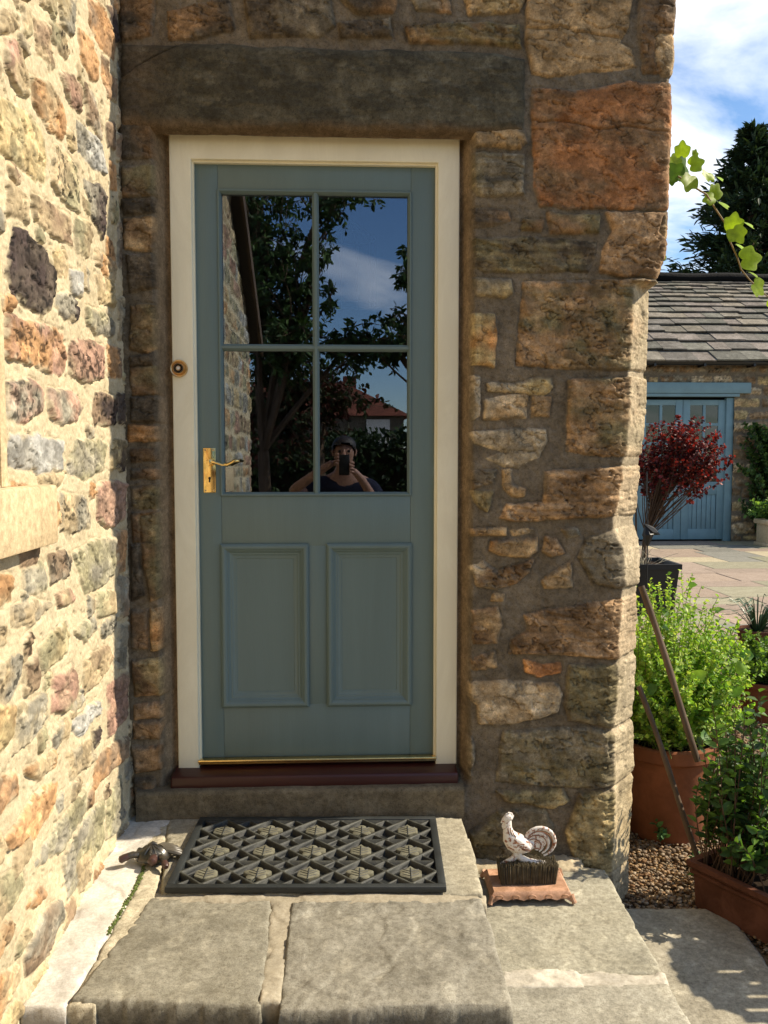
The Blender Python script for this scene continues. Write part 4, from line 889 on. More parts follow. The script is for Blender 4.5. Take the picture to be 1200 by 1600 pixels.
b = MB(); b.tube([(0.044, -0.044, 0.014), (0.050, -0.056, 0.010), (0.054, -0.064, 0.008)], [0.009, 0.011, 0.006], 12); b.build('flipper_tip', M['redbronze'], turt, local=True)
b = MB()
for i in range(6):
    a = R(2+i*13); b.tube([(0.03*math.cos(a), 0.005+0.03*math.sin(a), 0.026), (0.055*math.cos(a), 0.005+0.05*math.sin(a), 0.022), (0.080*math.cos(a), 0.005+0.066*math.sin(a), 0.014), (0.088*math.cos(a), 0.005+0.072*math.sin(a), 0.008)], [0.007, 0.0085, 0.008, 0.003], 8)
M['fan'] = paint_mat('dull_bronze_fan', (0.10, 0.085, 0.06), 0.4, 0.5, 0.4); b.build('tail_fan', M['fan'], turt, local=True)
b = MB(); b.tube([(-0.028, 0.02, 0.018), (-0.045, 0.034, 0.014), (-0.052, 0.040, 0.008)], [0.008, 0.009, 0.005], 10); b.build('flipper', M['bronze'], turt, local=True)

# ------------------------------------------------------------------ ground, paving, gravel
b = MB(); b.add([(-150, -150, -0.03), (150, -150, -0.03), (150, 150, -0.03), (-150, 150, -0.03)], [(0, 1, 2, 3)])
gm = stone_mat('ground_gravel_earth', (.20, .155, .10), s1=2, s2=30, s3=90, bump=0.01)
tag(b.build('ground', gm, None, False), kind='structure')
def paving(name, x0, x1, y0, y1, z, rs, cell=(0.45, 0.95), tone=1.0):
    V_, F_, Cs = [], [], []
    y = y0
    pal = [(.36, .28, .21), (.44, .38, .25), (.27, .25, .19), (.22, .215, .18), (.30, .28, .19), (.33, .26, .20), (.28, .27, .18)]
    while y < y1:
        h = rs.choice((0.45, 0.6, 0.75)); x = x0-rs.uniform(0, 0.6)
        while x < x1:
            wd = rs.uniform(0.5, 1.1); g = 0.006; c = np.array(rs.choice(pal))*rs.uniform(0.85, 1.1)*tone
            zz = z+rs.uniform(-0.003, 0.003); i = len(V_)
            a = [(x+g, y+g), (x+wd-g, y+g), (x+wd-g, y+h-g), (x+g, y+h-g)]
            V_ += [(p_[0], p_[1], z-0.03) for p_ in a]+[(p_[0], p_[1], zz-0.004) for p_ in a]+[(p_[0]+sx_*0.006, p_[1]+sy_*0.006, zz) for p_, (sx_, sy_) in zip(a, ((1, 1), (-1, 1), (-1, -1), (1, -1)))]
            for l_ in (0, 4):
                for k2 in range(4): F_.append((i+l_+k2, i+l_+(k2+1) % 4, i+l_+4+(k2+1) % 4, i+l_+4+k2))
            F_.append((i+8, i+9, i+10, i+11)); Cs += [c]*12; x += wd
        y += h
    return tag(npmesh(name, V_, F_, M['flag'], None, np.array(Cs), False), kind='structure')
paving('courtyard_paving', 1.6, 13.0, 3.3, 12.35, 0.0, random.Random(4))
gap = MB(); gap.add([(1.0, 3.28, -0.012), (13.5, 3.28, -0.012), (13.5, 12.5, -0.012), (1.0, 12.5, -0.012)], [(0, 1, 2, 3)]); tag(gap.build('paving_bed', M['soil'], None, False), kind='structure')
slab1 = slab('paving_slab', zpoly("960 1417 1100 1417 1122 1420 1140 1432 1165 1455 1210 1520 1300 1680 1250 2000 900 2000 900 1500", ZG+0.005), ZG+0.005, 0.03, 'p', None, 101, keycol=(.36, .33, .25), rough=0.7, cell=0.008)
tag(slab1, kind='structure')
b = MB(); bx0 = hitZ(1185, 1480, 0)
# low tread before the platform, mostly out of view
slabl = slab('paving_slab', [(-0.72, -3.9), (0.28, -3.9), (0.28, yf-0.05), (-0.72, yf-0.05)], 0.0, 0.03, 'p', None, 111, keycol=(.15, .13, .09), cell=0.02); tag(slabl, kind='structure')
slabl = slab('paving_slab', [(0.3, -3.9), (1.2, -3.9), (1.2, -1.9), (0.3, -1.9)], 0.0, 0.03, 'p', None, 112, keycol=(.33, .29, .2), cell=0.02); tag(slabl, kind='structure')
# gravel: pebbles
rg = np.random.RandomState(5); A0 = np.array
def pebbles(regions, seed):
    ico = bmesh.new(); bmesh.ops.create_icosphere(ico, subdivisions=1, radius=1); iv = np.array([v.co[:] for v in ico.verts]); fi = np.array([[v.index for v in f.verts] for f in ico.faces]); ico.free()
    VV, FF, CC = [], [], []; n = 0
    pal = np.array([(.46, .36, .24), (.36, .24, .13), (.52, .46, .36), (.28, .17, .09), (.40, .33, .25), (.22, .17, .12), (.5, .36, .2)])
    for (x0, x1, y0, y1, cnt, s) in regions:
        for i in range(cnt):
            c = np.array((rg.uniform(x0, x1), rg.uniform(y0, y1), rg.uniform(-0.03, -0.004)))
            sc = s*rg.uniform(0.6, 1.4)*np.array((1, rg.uniform(0.6, 1), rg.uniform(0.45, 0.7))); a = rg.uniform(0, 6.28); ca, sa = math.cos(a), math.sin(a)
            q = iv*sc*(1+0.12*rg.randn(len(iv), 1)); q = np.stack([q[:, 0]*ca-q[:, 1]*sa, q[:, 0]*sa+q[:, 1]*ca, q[:, 2]], 1)+c
            VV.append(q); FF.append(fi+n); n += len(iv); CC.append(np.repeat(pal[rg.randint(len(pal))][None]*rg.uniform(0.7, 1.15), len(iv), 0))
    return np.concatenate(VV), np.concatenate(FF), np.concatenate(CC)
V_, F_, C_ = pebbles([(0.95, 1.6, -0.25, 0.8, 8500, 0.0078), (1.2, 3.0, 0.3, 3.25, 13000, 0.0105), (1.3, 2.4, -0.6, 0.3, 5500, 0.0085)], 1)
gv = npmesh('gravel', V_, F_, M['flag'], None, C_*A0((.72, .66, .6)), True); tag(gv, 'brown and cream pea gravel between the pots and paving', 'gravel', kind='stuff')

# moss in the crack beside the haunching
ml = [hitZ(x, y, ZP) for x, y in ((226, 1352), (212, 1385), (190, 1420), (168, 1458))]; VV, FF, CC = [], [], []; n_ = 0
ico = bmesh.new(); bmesh.ops.create_icosphere(ico, subdivisions=1, radius=1); iv = np.array([v.co[:] for v in ico.verts]); fi = np.array([[v.index for v in f.verts] for f in ico.faces]); ico.free()
for i in range(420):
    t_ = rg.rand()*2.999; a_ = int(t_); c = ml[a_]+(ml[a_+1]-ml[a_])*(t_-a_)+np.array((rg.randn()*0.003, rg.randn()*0.004, -0.004)); VV.append(iv*rg.uniform(0.0012, 0.0035)+c); FF.append(fi+n_); n_ += len(iv); CC.append(np.repeat(np.array([(.12, .16, .04)])*rg.uniform(0.5, 1.3), len(iv), 0))
tag(npmesh('moss', np.concatenate(VV), np.concatenate(FF), M['flag'], None, np.concatenate(CC)), 'green moss in the crack beside the white haunching strip', 'moss', kind='stuff')
# ------------------------------------------------------------------ foliage
def leaf_geo(P, D, Nn, L, W, C, fold=0.25, curl=0.0):
    P = np.asarray(P); D = D/np.linalg.norm(D, axis=1, keepdims=True); Sd = np.cross(D, Nn); Sd /= np.linalg.norm(Sd, axis=1, keepdims=True)+1e-9; Nn = np.cross(Sd, D)
    L = np.asarray(L)[:, None]; W = np.asarray(W)[:, None]
    v = [P, P+D*L*0.3+Sd*W*0.5+Nn*W*fold, P+D*L*0.68+Sd*W*0.40+Nn*(W*fold-curl*L*0.4), P+D*L-Nn*curl*L, P+D*L*0.68-Sd*W*0.40+Nn*(W*fold-curl*L*0.4), P+D*L*0.3-Sd*W*0.5+Nn*W*fold]
    V = np.stack(v, 1).reshape(-1, 3); n = len(P); b_ = np.arange(n)[:, None]*6
    Fc = np.concatenate([b_+np.array([[0, 1, 2, 3]]), b_+np.array([[0, 3, 4, 5]])]); return V, Fc, np.repeat(C, 6, 0)
def stems(rs, bases, tips, bow, npt=9):
    out = []
    for b_, t_ in zip(bases, tips):
        b_ = np.array(b_, float); t_ = np.array(t_, float); m = (b_+t_)/2+rs.randn(3)*bow; m[2] = (b_[2]+t_[2])/2+abs(rs.randn())*bow
        f = np.linspace(0, 1, npt)[:, None]; out.append((1-f)**2*b_+2*f*(1-f)*m+f**2*t_)
    return out
def leafy(stl, rs, per, L, W, cols, start=0.2, up=0.5, jit=0.5, droop=0.0):
    P, D, Nn, Ls, Ws, Cs = [], [], [], [], [], []
    for s in stl:
        for i in range(per):
            f = start+(1-start)*(i+rs.rand())/per; k = f*(len(s)-1); a = int(min(k, len(s)-2)); p = s[a]+(s[a+1]-s[a])*(k-a); t = s[a+1]-s[a]; t = t/(np.linalg.norm(t)+1e-9)
            d = rs.randn(3)*0.8; d -= t*np.dot(d, t); d /= np.linalg.norm(d)+1e-9; d = d+t*up+rs.randn(3)*jit*0.3; d[2] -= droop
            n = t+rs.randn(3)*jit; P.append(p); D.append(d); Nn.append(n); sc = rs.uniform(0.6, 1.25)*(1.1-0.3*f); Ls.append(L*sc); Ws.append(W*sc); Cs.append(cols[rs.randint(len(cols))]*rs.uniform(0.75, 1.25))
    return leaf_geo(np.array(P), np.array(D), np.array(Nn), Ls, Ws, np.array(Cs))
def stem_mesh(stl, r0, r1, name, mat, parent, seg=5):
    b = MB()
    for s in stl: b.tube(s, list(np.linspace(r0, r1, len(s))), seg)
    return b.build(name, mat, parent)
M['stem'] = paint_mat('brown_stem', (0.10, 0.06, 0.035), 0.7, 0.2); M['greenstem'] = paint_mat('green_stem', (0.14, 0.17, 0.05), 0.6, 0.2)
def pot(name, c, rt_, rb, h, mat, label, cat, group=None, square=False):
    e = empty(name, c, label, cat, group)
    if square:
        b = MB(); V_ = []
        for hw, z in ((rb, 0), (rt_*0.96, h-0.05), (rt_*1.03, h-0.05), (rt_*1.03, h), (rt_*0.92, h), (rt_*0.90, h-0.04)):
            V_ += [(c[0]-hw, c[1]-hw, c[2]+z), (c[0]+hw, c[1]-hw, c[2]+z), (c[0]+hw, c[1]+hw, c[2]+z), (c[0]-hw, c[1]+hw, c[2]+z)]
        b.add(V_, [(r*4+k, r*4+(k+1) % 4, (r+1)*4+(k+1) % 4, (r+1)*4+k) for r in range(5) for k in range(4)]+[(0, 3, 2, 1)]); b.build('body', mat, e, ang=20)
        b = MB(); b.box((c[0]-rt_*0.9, c[1]-rt_*0.9, c[2]+h-0.06), (c[0]+rt_*0.9, c[1]+rt_*0.9, c[2]+h-0.04)); b.build('soil', M['soil'], e)
    else:
        b = MB(); b.lathe([(rb*0.95, 0), (rb, 0.01), (rb+(rt_-rb)*0.5, h*0.45), (rt_*0.96, h*0.84), (rt_*1.0, h*0.85), (rt_*1.05, h*0.87), (rt_*1.05, h*0.985), (rt_*1.02, h), (rt_*0.94, h), (rt_*0.9, h*0.9), (rt_*0.05, h*0.9)], c, 48)
        b.build('body', mat, e, ang=30); b = MB(); b.lathe([(rt_*0.91, h*0.88), (rt_*0.91, h*0.915), (rt_*0.5, h*0.93), (0.01, h*0.93)], c, 24); b.build('soil', M['soil'], e)
    return e
A = np.array
# large terracotta pot with the bright herb bush
pc = hitZ(1040, 1292, 0); pc = (float(pc[0]), float(pc[1]), -0.02); sc_px = (pc[1]+2.87)/F
pr = 74*sc_px; ph = 0.40
pot('terracotta_pot', pc, pr, pr*0.78, ph, M['terracotta'], 'large round terracotta pot of bright green herb beside the wall corner', 'plant pot')
rb_ = np.random.RandomState(21)
herb = empty('herb_bush', (pc[0], pc[1], ph), 'bright green bushy marjoram-like herb growing in the large terracotta pot', 'plant')
bases = [(pc[0]+rb_.randn()*0.06, pc[1]+rb_.randn()*0.06, ph-0.04) for _ in range(330)]; tips = []
for i in range(330):
    a = rb_.uniform(0, 6.28); r = 0.36*rb_.rand()**0.5; z = ph-0.04+0.72*math.sqrt(max(0, 1-(r/0.40)**2))*rb_.uniform(0.25, 1.0); tips.append((pc[0]+0.01+r*math.cos(a)*1.05, pc[1]+0.05+r*math.sin(a), z))
stl = stems(rb_, bases, tips, 0.04)
stem_mesh(stl, 0.0022, 0.001, 'stem', M['greenstem'], herb, 4)
V_, F_, C_ = leafy(stl, rb_, 66, 0.023, 0.017, A([(.27, .46, .06), (.38, .53, .09), (.20, .37, .05), (.46, .56, .14)]), 0.05)
npmesh('foliage', V_, F_, M['leaf'], herb, C_)
# few broad leaves low
V_, F_, C_ = leafy(stl[:40], rb_, 3, 0.07, 0.055, A([(.22, .34, .06), (.12, .24, .06)]), 0.25); npmesh('broad_leaves', V_, F_, M['leaf'], herb, C_)
# second pot at right
p2_ = hitZ(1192, 1118, 0); p2_ = (float(p2_[0]), float(p2_[1]), -0.02); s2 = (p2_[1]+2.87)/F
pot('terracotta_pot', p2_, 42*s2, 30*s2, 0.24, M['terracotta'], 'small terracotta pot at the right edge, beyond the trough plants', 'plant pot')
h2 = empty('herb_bush', (p2_[0], p2_[1], 0.24), 'spreading mid-green herb spilling from the small terracotta pot at right edge', 'plant')
rb_ = np.random.RandomState(22); nb = 110
bases = [(p2_[0]+rb_.randn()*0.04, p2_[1]+rb_.randn()*0.04, 0.2) for _ in range(nb)]; tips = [(p2_[0]-0.03+rb_.randn()*0.15, p2_[1]+rb_.randn()*0.13, 0.28+rb_.rand()*0.22) for _ in range(nb)]
stl = stems(rb_, bases, tips, 0.05); stem_mesh(stl, 0.002, 0.001, 'stem', M['greenstem'], h2, 4)
V_, F_, C_ = leafy(stl, rb_, 42, 0.032, 0.02, A([(.14, .26, .05), (.20, .32, .06), (.10, .18, .04)]), 0.15); npmesh('foliage', V_, F_, M['leaf'], h2, C_)
# strap-leaved clump in a pot
p3 = hitZ(1182, 1022, 0); p3 = (float(p3[0]), float(p3[1]), 0.0); s3_ = (p3[1]+2.87)/F
pot('flower_pot', p3, 0.15, 0.11, 0.20, M['terradark'], 'dark clay pot of strappy leaves standing on the courtyard paving', 'plant pot')
st = empty('agapanthus_plant', (p3[0], p3[1], 0.18), 'clump of long dark green strap leaves in the dark clay pot', 'plant'); rb_ = np.random.RandomState(5); b = MB()
for i in range(75):
    a = rb_.uniform(0, 6.28); r = rb_.uniform(0.1, 0.32); h = rb_.uniform(0.1, 0.30); d_ = A((math.cos(a), math.sin(a))); ps = []
    for f in np.linspace(0, 1, 6): ps.append((p3[0]+d_[0]*(0.02+r*f), p3[1]+d_[1]*(0.02+r*f), 0.17+h*math.sin(min(1, f*1.25)*math.pi*0.62)))
    b.tube(ps, 0, 4, ell=[(0.008*(1-f*0.8), 0.002) for f in np.linspace(0, 1, 6)])
M['strap'] = paint_mat('strap_leaf', (0.05, 0.11, 0.045), 0.35, 0.5, 0.25); b.build('leaves', M['strap'], st)
# trough
q0 = hitZ(1079, 1412, 0); q1 = hitZ(1205, 1478, 0); dirv = (q1-q0)[:2]; dirv /= np.linalg.norm(dirv); TL, TW, TH = 0.62, 0.24, 0.165
tang = math.atan2(dirv[1], dirv[0]); tro = empty('trough_planter', (float(q0[0]), float(q0[1]), -0.01), 'long dark terracotta trough at the right edge, full of leafy stems', 'planter', rz=tang)
b = MB(); V_ = []
for o_, z in ((0.012, 0), (0.006, TH*0.70), (0.0, TH*0.72), (-0.004, TH*0.74), (-0.004, TH*0.80), (0.002, TH*0.82), (-0.008, TH*0.86), (-0.012, TH*0.90), (-0.012, TH), (0.012, TH), (0.016, TH-0.04)):
    V_ += [(o_, o_, z), (TL-o_, o_, z), (TL-o_, TW-o_, z), (o_, TW-o_, z)]
b.add(V_, [(r*4+k, r*4+(k+1) % 4, (r+1)*4+(k+1) % 4, (r+1)*4+k) for r in range(10) for k in range(4)]+[(0, 3, 2, 1)]); b.build('body', M['terradark'], tro, ang=25, local=True)
b = MB(); b.box((0.014, 0.014, TH-0.06), (TL-0.014, TW-0.014, TH-0.03)); b.build('soil', M['soil'], tro, local=True)
rb_ = np.random.RandomState(31); tp = empty('leafy_plant', (float(q0[0]), float(q0[1]), TH), 'tall dark green leafy stems crowding out of the terracotta trough', 'plant')
Rt = A([[math.cos(tang), -math.sin(tang)], [math.sin(tang), math.cos(tang)]]); bases, tips = [], []
for i in range(105):
    l = A((0.02+(0.17*rb_.rand() if i < 95 else 0.17+0.3*rb_.rand()), rb_.uniform(0.03, TW-0.03))); bp2 = q0[:2]+Rt@l; bases.append((bp2[0], bp2[1], TH-0.04))
    tips.append((bp2[0]+rb_.randn()*0.05+0.02, bp2[1]+rb_.randn()*0.04+0.02, TH+rb_.uniform(0.2, 0.58)*(0.75 if l[0] < 0.05 else 1)*(1 if l[0] < 0.16 else 0.3)))
stl = stems(rb_, bases, tips, 0.03); stem_mesh(stl, 0.0026, 0.0012, 'stem', M['stem'], tp, 5)
V_, F_, C_ = leafy(stl, rb_, 19, 0.046, 0.024, A([(.06, .12, .035), (.09, .18, .04), (.045, .095, .035), (.14, .26, .05)]), 0.3); npmesh('foliage', V_, F_, M['leaf'], tp, C_)
# low weeds beside the pot and over the trough edge
for nm, (wx, wy), lab, n_ in (('weed', (1030, 1312), 'small dark weed sprouting from gravel at the foot of the large pot', 9), ('weed', (1100, 1382), 'small leafy weed in front of the trough end', 6)):
    w0 = hitZ(wx, wy, 0); we = empty(nm, tuple(w0), lab, 'weed'); rb_ = np.random.RandomState(n_); stl = stems(rb_, [tuple(w0)]*n_, [(w0[0]+rb_.randn()*0.05, w0[1]+rb_.randn()*0.05, rb_.uniform(0.03, 0.10)) for _ in range(n_)], 0.02)
    V_, F_, C_ = leafy(stl, rb_, 8, 0.034, 0.02, A([(.06, .13, .04), (.08, .17, .05)]), 0.3); npmesh('foliage', V_, F_, M['leafdark'], we, C_)
# leaning poles
def pole(a, b_, ya, yb, r, lab):
    p, q = hitY(a[0], a[1], ya), hitY(b_[0], b_[1], yb); b = MB(); n = 9; pts = [p+(q-p)*f+A((0.004*math.sin(f*5), 0, 0)) for f in np.linspace(0, 1, n)]
    b.tube(pts, [r*(1+0.08*math.sin(i*2.1)) for i in range(n)], 10); return tag(b.build('wooden_pole', M['wood'], None), lab, 'pole', None)
pole((1002, 916), (1092, 1190), 0.30, 0.10, 0.0118, 'thick brown wooden pole leaning across the bright herb, the upper one')
pole((998, 1072), (1091, 1338), 0.20, 0.02, 0.0098, 'thinner brown wooden pole leaning past the large pot, the lower one')
# maple in black planter
mp_ = hitZ(1016, 962, 0); mp_ = (float(mp_[0]), float(mp_[1])+0.28, 0.0)
sm = (mp_[1]+2.87)/F; pot('square_planter', mp_, 0.29, 0.24, 0.50, M['black'], 'square black planter holding the red maple', 'planter', square=True)
mpl = empty('maple_tree', (mp_[0], mp_[1], 0.46), 'small red-leaved Japanese maple in front of the blue outbuilding doors', 'tree'); rb_ = np.random.RandomState(41)
trunk = [A((mp_[0]+0.02, mp_[1], 0.44)), A((mp_[0]+0.03, mp_[1], 0.7)), A((mp_[0]+0.10, mp_[1], 0.98)), A((mp_[0]+0.16, mp_[1], 1.2))]
mc_ = hitY(1066, 706, mp_[1]); stl, base_ = [], []
for i in range(110):
    a = rb_.uniform(0, 6.28); r = 0.43*rb_.rand()**0.5; z = mc_[2]-0.08+0.13*int(rb_.uniform(0, 4))*math.sqrt(max(0.02, 1-(r/0.62)**2))+rb_.uniform(0, 0.06)
    if i > 85: z = mc_[2]-rb_.uniform(0.05, 0.3); r = rb_.uniform(0.1, 0.62)
    s0_ = trunk[1]+(trunk[3]-trunk[1])*rb_.uniform(0, 0.9)
    stl.append(stems(rb_, [s0_], [(mc_[0]+r*math.cos(a), mc_[1]+r*math.sin(a)*0.9, z)], 0.13)[0])
b = MB(); b.tube(trunk, [0.026, 0.022, 0.018, 0.010], 10); b.tube([(mp_[0]-0.05, mp_[1], 0.44), (mp_[0]-0.07, mp_[1]-0.02, 1.0), (mp_[0]-0.06, mp_[1], 1.5)], [0.014, 0.010, 0.005], 8); b.tube([trunk[1], trunk[1]+A((0.14, 0.02, 0.2)), trunk[1]+A((0.26, 0.0, 0.42))], [0.012, 0.009, 0.005], 7)
b.build('trunk', M['bark'], mpl); stem_mesh(stl, 0.006, 0.0015, 'branches', M['stem'], mpl, 5)
V_, F_, C_ = leafy(stl, rb_, 52, 0.044, 0.034, A([(.12, .025, .02), (.20, .03, .025), (.07, .018, .018), (.05, .016, .016), (.30, .06, .04)]), 0.5, 0.15, 1.2, 0.1); npmesh('foliage', V_, F_, M['leafred'], mpl, C_)
# black cone ornament near maple trunk
oc = hitY(1020, 835, mp_[1]-0.35); b = MB(); b.tube([oc+A((-0.09, 0, 0.10)), oc+A((-0.02, 0, 0.03)), oc+A((0.07, 0, 0.0))], [0.01, 0.05, 0.004], 8); b.tube([oc+A((-0.05, 0, -0.11)), oc+A((-0.045, 0, 0)), oc+A((-0.07, 0, 0.09))], [0.012, 0.06, 0.01], 8); b.tube([oc+A((-0.05, 0, 0.08)), oc+A((-0.06, 0.02, 0.32)), oc+A((-0.05, 0.05, 0.6))], 0.006, 6); b.tube([oc+A((-0.05, 0, -0.08)), (oc[0]-0.05, oc[1], 0.0)], 0.006, 6)
tag(b.build('garden_ornament', M['black'], None), 'black pointed ornament on a thin rod beside the maple trunk', 'ornament')
# dried wiry plant
rb_ = np.random.RandomState(51); dp_ = (mp_[0]-0.02, mp_[1]-0.16, 0.44); stl = stems(rb_, [dp_]*26, [(dp_[0]+rb_.randn()*0.12, dp_[1]+rb_.randn()*0.08, 0.52+abs(rb_.randn())*0.13) for _ in range(26)], 0.05)
M['straw'] = paint_mat('dry_straw', (0.42, 0.38, 0.28), 0.8, 0.1); dr = stem_mesh(stl, 0.0025, 0.0018, 'dried_plant', M['straw'], None, 4); tag(dr, 'pale dried wiry stems at the foot of the maple in the black planter', 'plant')

# ------------------------------------------------------------------ vine
vn_ = empty('vine', tuple(hitY(1046, 272, 0.32)), 'backlit lime green vine shoot trailing off the wall corner into the sky', 'vine')
vy = 0.32; vp = [hitY(x, y, vy+0.0004*i*10) for i, (x, y) in enumerate([(1020, 262), (1046, 268), (1062, 277), (1084, 292), (1104, 304), (1117, 325), (1134, 350), (1141, 378), (1152, 402), (1158, 421), (1172, 438), (1198, 462), (1228, 492), (1250, 530)])]
b = MB(); b.tube(vp, list(np.linspace(0.0042, 0.0022, len(vp))), 8); b.build('stem', paint_mat('vine_stem', (0.25, 0.17, 0.07), 0.6, 0.3), vn_)
VL = [(1052, 252, 16, -60, 0), (1064, 262, 22, 200, 1), (1066, 236, 14, 90, 0), (1050, 280, 10, -90, 1), (1086, 256, 15, 20, 0), (1078, 282, 17, 250, 0), (1086, 240, 7, 70, 0), (1107, 276, 14, 100, 0), (1118, 300, 15, 60, 0), (1110, 310, 12, 200, 0), (1128, 318, 14, 30, 2), (1124, 278, 8, 30, 2), (1146, 350, 17, 80, 0), (1150, 364, 17, -60, 0), (1168, 350, 12, -10, 2), (1157, 386, 13, -60, 2), (1170, 404, 22, 10, 0), (1176, 428, 12, -40, 2), (1184, 448, 17, -30, 0), (1035, 402, 8, 80, 0), (1212, 476, 16, 30, 0), (1056, 268, 16, 120, 1)]
rb_ = np.random.RandomState(3); Vv, Fv, Cv = [], [], []
for (x, y, rpx, an, kd) in VL:
    c = hitY(x, y, vy+rb_.uniform(-0.05, 0.05)); r = rpx*3.2/F*0.86; n = 32; a0 = R(an)
    nrm = A((rb_.uniform(-0.5, 0.5), -1, rb_.uniform(-0.2, 0.6))) if kd != 2 else A((rb_.uniform(0.3, 0.9), -0.35, 1.0)); nrm /= np.linalg.norm(nrm)
    uu = A((math.cos(a0), 0, math.sin(a0))); uu = uu-nrm*np.dot(uu, nrm); uu /= np.linalg.norm(uu); vv = np.cross(nrm, uu); i0 = len(Vv); Vv.append(c-uu*r*0.55)
    colr = A({0: (.30, .42, .03), 1: (.10, .19, .03), 2: (.30, .42, .22)}[kd])*rb_.uniform(0.8, 1.15)
    for k in range(n):
        a = 2*math.pi*k/n; a_ = min(a, 2*math.pi-a); rr3 = r*(1-0.5*math.exp(-((abs(a-math.pi)/0.35)**2)))*(1+0.38*math.exp(-(a_/0.30)**2)+0.16*math.exp(-((a_-1.15)/0.28)**2)-0.10*math.exp(-((a_-0.65)/0.2)**2)); Vv.append(c+uu*rr3*math.cos(a)+vv*rr3*math.sin(a)*0.98-nrm*0.12*r*(math.cos(2*a)+0.5*abs(math.sin(a))))
    for k in range(n): Fv.append((i0, i0+1+k, i0+1+(k+1) % n))
    Cv += [colr]*(n+1)
npmesh('leaves', A(Vv), A(Fv), M['leafbright'], vn_, A(Cv))

# ------------------------------------------------------------------ outbuilding
YB = 12.5
ob = empty('outbuilding', (7, YB, 0), 'single-storey stone outbuilding with stone-slate roof across the courtyard', 'building')
bx = lambda px: float(hitY(px, 700, YB)[0]); bz = lambda py: float(hitY(1100, py, YB)[2])
eav = bz(566); DX0, DXc, DX1 = bx(991), bx(1068), bx(1143); DZ1 = bz(621); LZ0, LZ1 = bz(620), bz(598); LX1 = bx(1169)
us = np.arange(2.5, 11.5, 0.022); vs = np.arange(-0.05, eav+0.05, 0.022); U, V = np.meshgrid(us, vs, indexing='ij')
rs = random.Random(21)
st_ = random_stones(2.5, 11.5, 0, eav+0.05, rs, 0.12, 0.28, 0.2, 0.6, 0.035, keys=['cn', 'ty', 'gn', 'ng', 'pt'])
H, C = stone_field(U, V, st_, (.19, .155, .11), relief=0.03, warp=0.02, edge=0.03, seed=12)
keep = ~((U > DX0-0.02) & (U < DX1+0.02) & (V < DZ1)).ravel()
npmesh('wall', np.stack([U, YB-H, V], -1).reshape(-1, 3), gridfaces(len(us), len(vs), keep), M['rubble'], ob, C.reshape(-1, 3))
b = MB(); b.box((2.5, YB+0.35, 0), (11.5, YB+5.6, eav)); b.build('wall_core', M['interior'], ob, False)
b = MB(); b.box((bx(965), YB-0.07, LZ0+0.06), (LX1, YB+0.1, LZ1), 0.01); b.box((bx(965), YB-0.05, LZ0), (bx(1152), YB+0.1, LZ0+0.055), 0.005); b.build('door_lintel', M['barnblue'], ob)
b = MB(); b.box((DX1-0.10, YB+0.02, 0), (DX1+0.04, YB+0.14, DZ1), 0.01); b.build('door_post', M['barnblue'], ob); b = MB(); b.box((DX0-0.04, YB+0.02, 0), (DX0+0.1, YB+0.14, DZ1), 0.01); b.build('door_post', M['barnblue'], ob)
def barn_leaf(xa, xb):
    z0_, z1_ = 0.03, DZ1-0.04; yy = YB+0.06; gz_a = bz(753); gz_b = bz(633)
    b = MB(); b.box((xa, yy, z0_), (xa+0.13, yy+0.05, z1_), 0.006); b.box((xb-0.13, yy, z0_), (xb, yy+0.05, z1_), 0.006)
    b.box((xa+0.13, yy+0.001, gz_b), (xb-0.13, yy+0.05, z1_), 0.006); b.box((xa+0.13, yy+0.001, bz(773)), (xb-0.13, yy+0.05, gz_a), 0.006); b.box((xa+0.13, yy+0.001, z0_), (xb-0.13, yy+0.05, bz(827)), 0.006)
    n = 6
    for i in range(n):
        w_ = (xb-xa-0.26)/n; b.box((xa+0.13+i*w_, yy+0.02, bz(827)-0.01), (xa+0.13+(i+1)*w_-0.008, yy+0.04, bz(773)+0.01), 0.004)
    xm = (xa+xb)/2; b.box((xm-0.025, yy+0.002, gz_a), (xm+0.025, yy+0.045, gz_b), 0.004)
    for i in (1, 2, 3): zz = gz_a+(gz_b-gz_a)*i/4; b.box((xa+0.13, yy+0.003, zz-0.025), (xb-0.13, yy+0.043, zz+0.025), 0.004)
    lf = b.build('door_leaf', M['barnblue'], ob); b = MB(); b.box((xa+0.12, yy+0.022, gz_a-0.01), (xb-0.12, yy+0.028, gz_b+0.01)); b.build('glazing', M['darkglass'], lf, False)
barn_leaf(DX0+0.1, DXc-0.004); barn_leaf(DXc+0.004, DX1-0.10)
